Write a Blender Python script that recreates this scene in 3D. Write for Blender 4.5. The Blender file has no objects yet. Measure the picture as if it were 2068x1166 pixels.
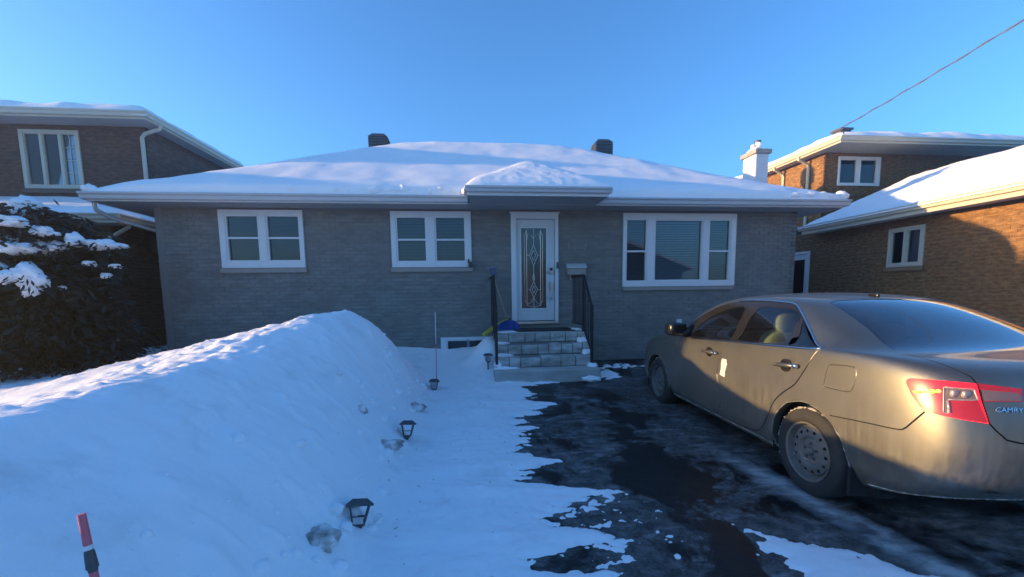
import bpy, bmesh, math, random
import numpy as np
from mathutils import Vector, Matrix
from mathutils.geometry import delaunay_2d_cdt
random.seed(7); rng = np.random.default_rng(7)
scn = bpy.context.scene
COL = scn.collection

# ---------------------------------------------------------------- camera, sky, sun, exposure
cam_data = bpy.data.cameras.new("camera"); cam = bpy.data.objects.new("camera", cam_data); COL.objects.link(cam)
cam_data.sensor_width = 36.0; cam_data.lens = 36.0 * 850.8342 / 2068
cam_data.shift_y = 0.04937
cam_data.clip_end = 2000; cam_data.clip_start = 0.05
def cam_matrix(pitch, yaw, roll, h):
    cy, sy, cp, sp = math.cos(yaw), math.sin(yaw), math.cos(pitch), math.sin(pitch)
    fwd = Vector((sy*cp, cy*cp, -sp)); right = Vector((cy, -sy, 0)); up = right.cross(fwd)
    r = math.cos(roll)*right + math.sin(roll)*up; u = -math.sin(roll)*right + math.cos(roll)*up
    m = Matrix.Identity(4)
    for i in range(3): m[i][0] = r[i]; m[i][1] = u[i]; m[i][2] = -fwd[i]
    m[2][3] = h
    return m
cam.matrix_world = cam_matrix(.1064, .1044, -.0133, 1.5378)
scn.camera = cam
SUN_EL, SUN_AZ = math.radians(7.2), math.radians(4.2)      # low sun from the left, a little beyond the facade line
sun_dir = Vector((-math.cos(SUN_EL)*math.cos(SUN_AZ), math.cos(SUN_EL)*math.sin(SUN_AZ), math.sin(SUN_EL)))
world = bpy.data.worlds.new("World"); scn.world = world; world.use_nodes = True
wn = world.node_tree.nodes; wl = world.node_tree.links; wn.clear()
sky = wn.new("ShaderNodeTexSky"); sky.sky_type = 'NISHITA'; sky.sun_disc = False
sky.sun_elevation = SUN_EL; sky.sun_rotation = math.atan2(sun_dir.x, sun_dir.y)
sky.altitude = 50; sky.air_density = 1.0; sky.dust_density = 0.3; sky.ozone_density = 4.9
bgn = wn.new("ShaderNodeBackground"); bgn.inputs[1].default_value = 0.15
wo = wn.new("ShaderNodeOutputWorld"); wl.new(sky.outputs[0], bgn.inputs[0]); wl.new(bgn.outputs[0], wo.inputs[0])
sl = bpy.data.lights.new("sun", 'SUN'); sl.energy = 4.0; sl.angle = math.radians(0.7); sl.color = (1.0, .63, .26)
so = bpy.data.objects.new("sun", sl); COL.objects.link(so); so.rotation_euler = sun_dir.to_track_quat('Z', 'Y').to_euler()
so.location = (-20, 5, 12)
scn.view_settings.view_transform = 'Standard'; scn.view_settings.look = 'None'
scn.view_settings.exposure = 1.70; scn.view_settings.gamma = 1.0; scn.view_settings.use_curve_mapping = False
scn.render.engine = 'CYCLES'
scn.cycles.max_bounces = 8; scn.cycles.transparent_max_bounces = 12; scn.cycles.caustics_reflective = False; scn.cycles.caustics_refractive = False
try:
    scn.cycles.use_denoising = True; scn.cycles.sample_clamp_indirect = 6
except Exception: pass

# ---------------------------------------------------------------- helpers
class MB:
    """collects faces; build() links them as one mesh object"""
    def __init__(s): s.v = []; s.f = []
    def add(s, vs, fs):
        b = len(s.v); s.v.extend([tuple(map(float, p)) for p in vs]); s.f.extend([tuple(b+i for i in f) for f in fs]); return s
    def box(s, a, b):
        x0, y0, z0 = a; x1, y1, z1 = b
        if x0 > x1: x0, x1 = x1, x0
        if y0 > y1: y0, y1 = y1, y0
        if z0 > z1: z0, z1 = z1, z0
        return s.add([(x0,y0,z0),(x1,y0,z0),(x1,y1,z0),(x0,y1,z0),(x0,y0,z1),(x1,y0,z1),(x1,y1,z1),(x0,y1,z1)],
              [(0,3,2,1),(4,5,6,7),(0,1,5,4),(1,2,6,5),(2,3,7,6),(3,0,4,7)])
    def fbox(s, fr, u0, u1, z0, z1, d0, d1):
        vs = [fr(u, z, d) for d in (d0, d1) for z in (z0, z1) for u in (u0, u1)]
        fs = [(0,2,3,1),(4,5,7,6),(0,1,5,4),(2,6,7,3),(0,4,6,2),(1,3,7,5)]
        return s.add(vs, fs)
    def tube(s, pts, r, n=8, cap=True):
        pts = [Vector(p) for p in pts]; rs = r if isinstance(r, (list, tuple)) else [r]*len(pts)
        rings = []; prev = None
        for i, p in enumerate(pts):
            t = (pts[min(i+1, len(pts)-1)] - pts[max(i-1, 0)]).normalized()
            if prev is None: a = t.orthogonal().normalized()
            else: a = (prev - t*prev.dot(t)); a = a.normalized() if a.length > 1e-6 else t.orthogonal().normalized()
            prev = a; b = t.cross(a)
            rings.append([p + (a*math.cos(2*math.pi*k/n) + b*math.sin(2*math.pi*k/n))*rs[i] for k in range(n)])
        vs = [v for rg in rings for v in rg]; fs = []
        for i in range(len(rings)-1):
            for k in range(n): fs.append((i*n+k, i*n+(k+1) % n, (i+1)*n+(k+1) % n, (i+1)*n+k))
        if cap: fs.append(tuple(reversed(range(n)))); fs.append(tuple((len(rings)-1)*n+k for k in range(n)))
        return s.add(vs, fs)
    def prism(s, outline, vec):
        """closed outline (3-D points) extruded along vec"""
        n = len(outline); o = [Vector(p) for p in outline]; vec = Vector(vec)
        vs = o + [p+vec for p in o]
        fs = [tuple(reversed(range(n))), tuple(range(n, 2*n))] + [(i, (i+1) % n, n+(i+1) % n, n+i) for i in range(n)]
        return s.add(vs, fs)
    def superbox(s, c, size, e=.35, nu=20, nv=12, rot=None):
        vs = []; fs = []
        sg = lambda w, m: math.copysign(abs(w)**m, w)
        for j in range(nv+1):
            ph = -math.pi/2 + math.pi*j/nv
            for i in range(nu):
                th = 2*math.pi*i/nu
                p = Vector((size[0]*sg(math.cos(ph), e)*sg(math.cos(th), e), size[1]*sg(math.cos(ph), e)*sg(math.sin(th), e), size[2]*sg(math.sin(ph), e)))
                if rot is not None: p = rot @ p
                vs.append(p + Vector(c))
        for j in range(nv):
            for i in range(nu): fs.append((j*nu+i, j*nu+(i+1) % nu, (j+1)*nu+(i+1) % nu, (j+1)*nu+i))
        return s.add(vs, fs)
    def lathe(s, prof, fr, n=32):
        """prof: list of (radius, height); fr(a, b, h) maps to 3-D"""
        vs = [fr(r*math.cos(2*math.pi*k/n), r*math.sin(2*math.pi*k/n), h) for r, h in prof for k in range(n)]
        fs = [(i*n+k, i*n+(k+1) % n, (i+1)*n+(k+1) % n, (i+1)*n+k) for i in range(len(prof)-1) for k in range(n)]
        return s.add(vs, fs)
    def mesh(s, name, mat, org=(0, 0, 0), smooth=False):
        me = bpy.data.meshes.new(name)
        ox, oy, oz = org
        me.from_pydata([(x-ox, y-oy, z-oz) for x, y, z in s.v], [], s.f)
        if mat: me.materials.append(mat)
        if smooth is True: me.polygons.foreach_set('use_smooth', [True]*len(me.polygons))
        me.update()
        if smooth and smooth is not True:
            me.polygons.foreach_set('use_smooth', [True]*len(me.polygons)); me.set_sharp_from_angle(angle=math.radians(smooth))
        return me
    def build(s, name, mat, parent=None, smooth=False, local=False, bevel=0):
        org = (0, 0, 0) if (local or parent is None) else root_loc(parent)
        o = bpy.data.objects.new(name, s.mesh(name, mat, org, smooth)); COL.objects.link(o)
        if parent is not None: o.parent = parent
        if bevel:
            m = o.modifiers.new('bevel', 'BEVEL'); m.width = bevel; m.segments = 2; m.limit_method = 'ANGLE'; m.angle_limit = math.radians(40)
        return o
def root_loc(o):
    while o.parent is not None: o = o.parent
    return tuple(o.location)
def thing(name, label, cat, loc=(0, 0, 0), rz=0, group=None):
    o = bpy.data.objects.new(name, None); COL.objects.link(o); o.location = loc; o.rotation_euler = (0, 0, rz)
    o.empty_display_size = .2
    return tag(o, label, cat, group)
def tag(o, label=None, cat=None, group=None, kind=None):
    if label: o['label'] = label
    if cat: o['category'] = cat
    if group: o['group'] = group
    if kind: o['kind'] = kind
    return o
def frame(o, ud, nd):
    """plane coordinates: u along ud, z up, d out along the normal nd"""
    o = Vector(o); ud = Vector(ud); nd = Vector(nd)
    return lambda u, z, d=0.0: o + ud*u + nd*d + Vector((0, 0, z))
# smooth lattice noise on arrays
_perm = rng.permutation(512)
_grad = rng.normal(size=(512, 2)); _grad /= np.linalg.norm(_grad, axis=1)[:, None]
def noise2(x, y):
    x = np.asarray(x, float); y = np.asarray(y, float); xi = np.floor(x).astype(int); yi = np.floor(y).astype(int); fx = x-xi; fy = y-yi
    w = lambda t: t*t*t*(t*(t*6-15)+10)
    def g(a, b):
        h = _perm[(_perm[a & 511] + b) & 511]; return _grad[h, 0]*(x-a) + _grad[h, 1]*(y-b)
    u, v = w(fx), w(fy)
    return 1.5*((g(xi, yi)*(1-u) + g(xi+1, yi)*u)*(1-v) + (g(xi, yi+1)*(1-u) + g(xi+1, yi+1)*u)*v)
def fbm(x, y, o=4):
    s = 0; a = 1.0
    for k in range(o): s = s + a*noise2(x*2**k+17.3*k, y*2**k-9.1*k); a *= .5
    return s
def ss(a, b, x):
    t = np.clip((np.asarray(x, float)-a)/(b-a), 0, 1); return t*t*(3-2*t)
def grid_mesh(name, X, Y, Z, mat, parent=None, mask=None, smooth=True):
    ny, nx = X.shape; idx = np.arange(ny*nx).reshape(ny, nx)
    q = np.stack([idx[:-1, :-1], idx[:-1, 1:], idx[1:, 1:], idx[1:, :-1]], -1).reshape(-1, 4)
    if mask is not None:
        mk = mask.ravel(); q = q[mk[q].any(1)]
    used = np.unique(q); rm = -np.ones(ny*nx, int); rm[used] = np.arange(len(used)); q = rm[q]
    org = root_loc(parent) if parent is not None else (0, 0, 0)
    V = np.stack([X.ravel()-org[0], Y.ravel()-org[1], Z.ravel()-org[2]], -1)[used]
    me = bpy.data.meshes.new(name); me.vertices.add(len(V)); me.vertices.foreach_set('co', V.ravel())
    me.loops.add(q.size); me.loops.foreach_set('vertex_index', q.ravel().astype(np.int32))
    me.polygons.add(len(q)); me.polygons.foreach_set('loop_start', np.arange(0, q.size, 4, dtype=np.int32))
    me.polygons.foreach_set('use_smooth', [smooth]*len(q)); me.update(calc_edges=True); me.validate()
    me.materials.append(mat)
    o = bpy.data.objects.new(name, me); COL.objects.link(o)
    if parent is not None: o.parent = parent
    return o

# ---------------------------------------------------------------- materials
class NT:
    def __init__(s, name):
        s.m = bpy.data.materials.new(name); s.m.use_nodes = True; s.n = s.m.node_tree.nodes; s.l = s.m.node_tree.links
        s.b = s.n['Principled BSDF']; s.out = s.n['Material Output']
    def new(s, t, **kw):
        n = s.n.new(t)
        for k, v in kw.items(): setattr(n, k, v)
        return n
    def set(s, sock, v):
        if hasattr(v, 'is_linked') or isinstance(v, bpy.types.NodeSocket): s.l.new(v, sock)
        else: sock.default_value = v
    def pos(s, scale=(1, 1, 1)):
        g = s.new('ShaderNodeNewGeometry'); m = s.new('ShaderNodeMapping'); m.inputs['Scale'].default_value = scale
        s.l.new(g.outputs['Position'], m.inputs['Vector']); return m.outputs[0]
    def obj(s, scale=(1, 1, 1)):
        g = s.new('ShaderNodeTexCoord'); m = s.new('ShaderNodeMapping'); m.inputs['Scale'].default_value = scale
        s.l.new(g.outputs['Object'], m.inputs['Vector']); return m.outputs[0]
    def noise(s, vec, scale, detail=4, rough=.55, dist=0):
        n = s.new('ShaderNodeTexNoise'); n.inputs['Scale'].default_value = scale; n.inputs['Detail'].default_value = detail
        n.inputs['Roughness'].default_value = rough; n.inputs['Distortion'].default_value = dist
        s.l.new(vec, n.inputs['Vector']); return n.outputs['Fac']
    def ramp(s, fac, stops):
        r = s.new('ShaderNodeValToRGB'); el = r.color_ramp.elements
        while len(el) < len(stops): el.new(.5)
        for e, (p, c) in zip(el, stops):
            e.position = p; e.color = (c, c, c, 1) if isinstance(c, (int, float)) else tuple(c)+(1,)
        s.l.new(fac, r.inputs[0]); return r.outputs[0]
    def mix(s, fac, a, b):
        n = s.new('ShaderNodeMix', data_type='RGBA'); s.set(n.inputs[0], fac)
        for k, v in ((6, a), (7, b)):
            if isinstance(v, (tuple, list)): n.inputs[k].default_value = tuple(v)+(1,)
            else: s.l.new(v, n.inputs[k])
        return n.outputs[2]
    def math(s, op, a, b=0.0):
        n = s.new('ShaderNodeMath', operation=op); s.set(n.inputs[0], a); s.set(n.inputs[1], b); return n.outputs[0]
    def bump(s, h, strength=.5, dist=.01):
        n = s.new('ShaderNodeBump'); n.inputs['Strength'].default_value = strength; n.inputs['Distance'].default_value = dist
        s.l.new(h, n.inputs['Height']); s.l.new(n.outputs[0], s.b.inputs['Normal']); return n
    def base(s, col=None, rough=None, metal=None, spec=None, coat=None):
        if col is not None:
            if isinstance(col, (tuple, list)): s.b.inputs['Base Color'].default_value = tuple(col)+(1,)
            else: s.l.new(col, s.b.inputs['Base Color'])
        if rough is not None: s.set(s.b.inputs['Roughness'], rough)
        if metal is not None: s.set(s.b.inputs['Metallic'], metal)
        if spec is not None: s.b.inputs['Specular IOR Level'].default_value = spec
        if coat is not None: s.b.inputs['Coat Weight'].default_value = coat; s.b.inputs['Coat Roughness'].default_value = .12
        return s
def simple(name, col, rough=.6, metal=0, var=.12, scale=9, bump=0, spec=.5):
    t = NT(name); v = t.pos(); n = t.noise(v, scale, 5)
    lo = tuple(c*(1-var) for c in col); hi = tuple(min(1, c*(1+var)) for c in col)
    t.base(t.mix(n, lo, hi), rough, metal, spec)
    if bump: t.bump(n, bump, .004)
    return t.m
M = {}
def mat_snow(name, rough_bump, dirty=0.0, fine=90):
    t = NT(name); p = t.pos(); n1 = t.noise(p, 3.1, 6, .6); n2 = t.noise(p, fine, 4, .6); n3 = t.noise(p, 14, 5, .6)
    c = t.mix(t.ramp(n1, [(.3, .0), (.7, 1.0)]), (.90, .915, .93), (.94, .95, .96))
    if dirty:
        nd = t.noise(p, 2.3, 6, .62, .3); nsp = t.noise(p, 38, 3, .5)
        c = t.mix(t.math('MULTIPLY', t.ramp(nd, [(.56, 0.0), (.75, 1.0)]), dirty), c, (.42, .40, .36))
        c = t.mix(t.math('MULTIPLY', t.ramp(nsp, [(.70, 0.0), (.76, 1.0)]), dirty*.7), c, (.22, .2, .17))
    t.base(c, .75, 0, .25)
    h = t.math('ADD', t.math('MULTIPLY', n3, 1.0), t.math('MULTIPLY', n2, .35))
    t.bump(h, rough_bump, .02)
    return t.m
M['snow'] = mat_snow('snow', .35)
M['snow_ground'] = mat_snow('snow_ground', .38, .32)
def mat_dirty():
    t = NT('dirty_snow'); p = t.pos(); n = t.noise(p, 11, 6, .6); f = t.noise(p, 120, 3, .6)
    c = t.ramp(n, [(.36, (.30, .275, .25)), (.50, (.56, .54, .52)), (.62, (.86, .87, .88))]); t.base(c, .85, 0, .2); t.bump(t.math('ADD', n, t.math('MULTIPLY', f, .4)), .8, .02); return t.m
M['snow_dirty'] = mat_dirty()
def mat_brick(name, cols, mortar=None, scale=5.0, rough=.85, bump=.6, stain=0):
    t = NT(name); p = t.pos((1, 1, 2.6)); n = t.noise(p, scale, 2, .5); n2 = t.noise(t.pos(), 60, 4, .6); n3 = t.noise(t.pos(), 1.1, 4)
    c = t.ramp(n, [(.32, cols[0]), (.5, cols[1]), (.68, cols[2])])
    c = t.mix(t.math('MULTIPLY', n2, .35), c, tuple(x*.6 for x in cols[1]))
    if stain: c = t.mix(t.ramp(n3, [(.45, 0.0), (.75, stain)]), c, tuple(x*.7 for x in cols[0]))
    t.base(c, rough, 0, .25); t.bump(n2, bump, .006); return t.m
M['brick_grey'] = mat_brick('painted_grey_brick', [(.20, .192, .18), (.243, .232, .216), (.29, .276, .256)], scale=4, bump=.5, stain=.35)
M['mortar_grey'] = simple('painted_grey_mortar', (.225, .214, .20), .9, bump=.4, scale=40)
M['brick_brown'] = mat_brick('brown_brick', [(.095, .058, .046), (.145, .088, .068), (.20, .13, .10)], scale=7)
M['mortar_brown'] = simple('brown_mortar', (.15, .12, .10), .95, bump=.4, scale=40)
M['brick_tan'] = mat_brick('tan_brick', [(.15, .075, .036), (.25, .13, .06), (.37, .215, .105)], scale=8, bump=1.0)
M['mortar_tan'] = simple('tan_mortar', (.26, .175, .10), .95, bump=.5, scale=40)
M['white'] = simple('white_paint', (.66, .67, .68), .45, var=.05, scale=5)
M['white_trim'] = simple('white_vinyl', (.72, .73, .74), .35, var=.04, scale=6)
M['cream'] = simple('cream_trim', (.55, .52, .43), .5, var=.07, scale=4)
M['gutter'] = simple('gutter_metal', (.52, .54, .56), .4, var=.08, scale=4)
M['cream_gutter'] = simple('cream_gutter_metal', (.58, .53, .42), .4, var=.08, scale=4)
M['soffit'] = simple('soffit_grey', (.42, .41, .40), .7, var=.05)
M['shingle'] = simple('dark_shingle', (.06, .055, .05), .9, var=.3, scale=20, bump=.6)
M['stone_sill'] = simple('painted_sill', (.34, .30, .265), .8, var=.1, scale=12, bump=.3)
M['black_metal'] = simple('black_metal', (.012, .013, .015), .45, 0, .3)
M['dark_metal'] = simple('dark_vent_metal', (.07, .068, .068), .5, 0, .2)
M['steel'] = simple('brushed_steel', (.55, .55, .55), .3, 1, .1)
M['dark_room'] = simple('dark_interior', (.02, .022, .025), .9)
M['blind_white'] = simple('white_blind', (.62, .66, .66), .6, var=.05)
M['blind_grey'] = simple('grey_blind', (.25, .25, .235), .6, var=.06)
M['blind_dark'] = simple('dark_blind', (.07, .07, .072), .6, var=.1)
M['came'] = simple('lead_came', (.55, .57, .58), .35, .8)
M['rubber'] = simple('black_rubber_mat', (.012, .013, .015), .7, bump=.4, scale=60)
M['wood'] = simple('pale_wood', (.36, .29, .2), .6, scale=30)
M['blue_plastic'] = simple('blue_plastic', (.02, .075, .32), .4)
M['yellow_plastic'] = simple('yellow_plastic', (.48, .46, .05), .45)
M['red_plastic'] = simple('red_plastic', (.62, .13, .16), .4, var=.2, scale=30)
M['bark'] = simple('bark', (.07, .055, .045), .95, var=.4, scale=25, bump=.8)
M['cable'] = simple('cable_grey', (.09, .09, .095), .6)
M['lamp_plastic'] = simple('lamp_dark_plastic', (.07, .072, .078), .45, var=.25, scale=40)
M['lamp_glass'] = simple('frosted_lamp_lens', (.42, .46, .5), .25, var=.2, scale=30)
def mat_glass(name, tint=(.75, .82, .82), rough=.0, boost=1.0, dirt=0.0):
    t = NT(name); t.n.remove(t.b)
    fr = t.new('ShaderNodeFresnel'); fr.inputs[0].default_value = 1.52
    tr = t.new('ShaderNodeBsdfTransparent'); tr.inputs[0].default_value = tint+(1,)
    gl = t.new('ShaderNodeBsdfGlossy'); gl.inputs['Roughness'].default_value = rough; gl.inputs['Color'].default_value = (.95, .97, 1, 1)
    mx = t.new('ShaderNodeMixShader'); f = t.math('MINIMUM', t.math('MULTIPLY', fr.outputs[0], boost), 1.0)
    t.l.new(f, mx.inputs[0]); t.l.new(tr.outputs[0], mx.inputs[1]); t.l.new(gl.outputs[0], mx.inputs[2])
    last = mx.outputs[0]
    if dirt:
        df = t.new('ShaderNodeBsdfDiffuse'); df.inputs[0].default_value = (.42, .41, .38, 1); m2 = t.new('ShaderNodeMixShader')
        n = t.noise(t.pos(), 6, 6, .6); t.l.new(t.math('MULTIPLY', t.ramp(n, [(.3, .3), (.7, 1.0)]), dirt), m2.inputs[0])
        t.l.new(last, m2.inputs[1]); t.l.new(df.outputs[0], m2.inputs[2]); last = m2.outputs[0]
    t.l.new(last, t.out.inputs[0]); return t.m
M['pane'] = mat_glass('window_glass', (.70, .75, .80), .01, 1.15, .02)
M['door_pane'] = mat_glass('textured_door_glass', (.35, .4, .4), .18, 2.2)
M['car_glass'] = mat_glass('car_side_glass', (.50, .60, .55), 0, 1.3, .015)
M['car_rear_glass'] = mat_glass('car_rear_glass', (.13, .16, .17), .05, 1.5, .05)

# ---------------------------------------------------------------- ground, driveway, snow
def gz(y):
    return np.clip((np.asarray(y, float)-5)*.045, 0, .155)
def struct(o): o['kind'] = 'structure'; return o
gxs = np.concatenate([np.linspace(-140, -30, 5), np.linspace(-24, 24, 25), np.linspace(30, 140, 5)])
gys = np.concatenate([np.linspace(-140, -30, 5), np.linspace(-24, 30, 28), np.linspace(40, 140, 5)])
gx, gy = np.meshgrid(gxs, gys)
struct(grid_mesh('ground', gx, gy, gz(gy)-.10, M['snow']))
def mat_asphalt():
    t = NT('wet_asphalt'); p = t.pos(); px = t.pos((1, .75, 1))
    big = t.noise(px, 1.5, 8, .66, .6); fine = t.noise(p, 48, 3, .75); mid = t.noise(p, 9, 6, .65, .3); mid2 = t.noise(t.pos((.8, 1.7, 1)), 4.2, 7, .68, .4)
    sp = t.new('ShaderNodeSeparateXYZ'); t.l.new(p, sp.inputs[0])
    cl = t.new('ShaderNodeMapRange'); cl.inputs[1].default_value = 2.0; cl.inputs[2].default_value = 4.8; cl.inputs[3].default_value = 1.36; cl.inputs[4].default_value = 1.85; t.l.new(sp.outputs[1], cl.inputs[0])
    dx = t.math('ABSOLUTE', t.math('ADD', t.math('SUBTRACT', sp.outputs[0], cl.outputs[0]), t.math('MULTIPLY', t.math('SUBTRACT', t.noise(p, 1.7, 6, .65), .5), 1.5)))
    trk = t.math('MULTIPLY', t.math('SUBTRACT', dx, .25), .42)          # meltwater runs down the middle of the drive
    big = t.math('ADD', big, t.math('MINIMUM', t.math('MAXIMUM', trk, -.10), .04))
    dry = t.ramp(big, [(.455, 0.0), (.525, 1.0)])
    wetc = t.mix(fine, (.006, .0065, .007), (.014, .015, .016)); dryc = t.mix(t.math('ADD', t.math('MULTIPLY', t.ramp(mid, [(.36, 0.0), (.64, 1.0)]), .6), t.math('MULTIPLY', t.ramp(fine, [(.35, 0.0), (.68, 1.0)]), .4)), (.022, .023, .024), (.17, .168, .162))
    c = t.mix(dry, wetc, dryc)
    vo = t.new('ShaderNodeTexVoronoi', feature='DISTANCE_TO_EDGE'); vo.inputs['Scale'].default_value = 1.7; wv = t.new('ShaderNodeVectorMath', operation='ADD')
    nv = t.new('ShaderNodeTexNoise'); nv.inputs['Scale'].default_value = 3.0; nv.inputs['Detail'].default_value = 5; t.l.new(p, nv.inputs['Vector']); t.l.new(p, wv.inputs[0]); t.l.new(nv.outputs['Color'], wv.inputs[1]); t.l.new(wv.outputs[0], vo.inputs['Vector'])
    crack = t.math('MULTIPLY', t.ramp(vo.outputs['Distance'], [(.004, 1.0), (.016, 0.0)]), t.ramp(t.noise(p, .9, 2), [(.45, 0.0), (.6, .85)]))
    c = t.mix(crack, c, (.006, .006, .007))
    # thin frost and salt film: pale, broken, strongest in a streak beside the tyre tracks
    sx = t.new('ShaderNodeSeparateXYZ'); t.l.new(p, sx.inputs[0])
    wob = t.math('MULTIPLY', t.math('SUBTRACT', t.noise(p, 1.6, 5, .6), .5), .42)
    line = t.math('ADD', t.math('SUBTRACT', sx.outputs[0], t.math('ADD', 2.40, t.math('MULTIPLY', t.math('SUBTRACT', 3.6, sx.outputs[1]), .10))), wob)
    streak = t.math('SUBTRACT', 1.0, t.math('MULTIPLY', t.math('ABSOLUTE', line), 6.5))
    yfar = t.new('ShaderNodeMapRange'); yfar.inputs[1].default_value = 3.85; yfar.inputs[2].default_value = 3.2; t.l.new(sx.outputs[1], yfar.inputs[0])
    st = t.math('MULTIPLY', t.math('MAXIMUM', streak, 0.0), yfar.outputs[0])
    st = t.math('MULTIPLY', st, t.ramp(mid2, [(.30, .15), (.6, 1.0)]))
    fro = t.math('MULTIPLY', t.ramp(mid2, [(.52, 0.0), (.72, 1.0)]), t.math('MULTIPLY', dry, .40))
    near = t.new('ShaderNodeMapRange'); near.inputs[1].default_value = 2.5; near.inputs[2].default_value = 3.2; t.l.new(sx.outputs[0], near.inputs[0])
    ny = t.new('ShaderNodeMapRange'); ny.inputs[1].default_value = 2.7; ny.inputs[2].default_value = 2.0; t.l.new(sx.outputs[1], ny.inputs[0])
    fro2 = t.math('MULTIPLY', t.ramp(mid2, [(.40, 0.0), (.62, 1.0)]), t.math('MULTIPLY', t.math('MULTIPLY', near.outputs[0], ny.outputs[0]), .45))
    film = t.math('MINIMUM', t.math('ADD', t.math('ADD', t.math('MULTIPLY', st, 1.0), fro), fro2), .85)
    c = t.mix(film, c, (.55, .56, .57))
    t.base(c, t.mix(dry, (.36, .36, .36), (.68, .68, .68)), 0, .22)
    t.bump(t.math('ADD', t.math('MULTIPLY', fine, .6), t.math('MULTIPLY', mid, .8)), .55, .008)
    return t.m
M['asphalt'] = mat_asphalt()
ax, ay = np.meshgrid(np.linspace(-1.2, 6.6, 120), np.linspace(-8, 8.40, 220))
struct(grid_mesh('driveway', ax, ay, gz(ay) + .006*fbm(ax*1.1, ay*1.1, 3), M['asphalt']))

# fingers of blown snow reaching over the asphalt: centre y, tip x, half width
FING = [(7.30, 1.42, .10), (6.82, 1.50, .08), (5.60, 1.22, .12), (5.22, .98, .09), (4.72, .74, .07), (3.70, .86, .13), (3.06, 1.10, .09),
        (2.44, 1.02, .09), (2.10, .80, .06), (4.34, .66, .06), (6.2, 1.0, .08)]
EB = [(-9, .5), (1.9, .45), (2.2, .36), (2.6, .42), (2.95, .66), (3.2, .40), (3.45, .45), (4.13, .50), (4.5, .56), (4.96, .62), (5.4, .78), (6.3, .86), (6.9, 1.15), (7.3, 1.2), (9, 1.3)]
CREST = [(-9, .75), (-2, .95), (0, 1.06), (2.4, 1.08), (3.2, 1.09), (3.7, 1.10), (4.3, 1.18), (5.1, 1.31), (5.9, 1.36), (6.35, 1.26), (6.75, .92), (7.15, .58), (7.6, .42), (9, .36)]
_fr = random.Random(4); FEET = [(_fr.uniform(-.5, .5), 1.9+.19*k+_fr.uniform(-.1, .1), _fr.uniform(-.35, .35)) for k in range(24)]
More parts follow.
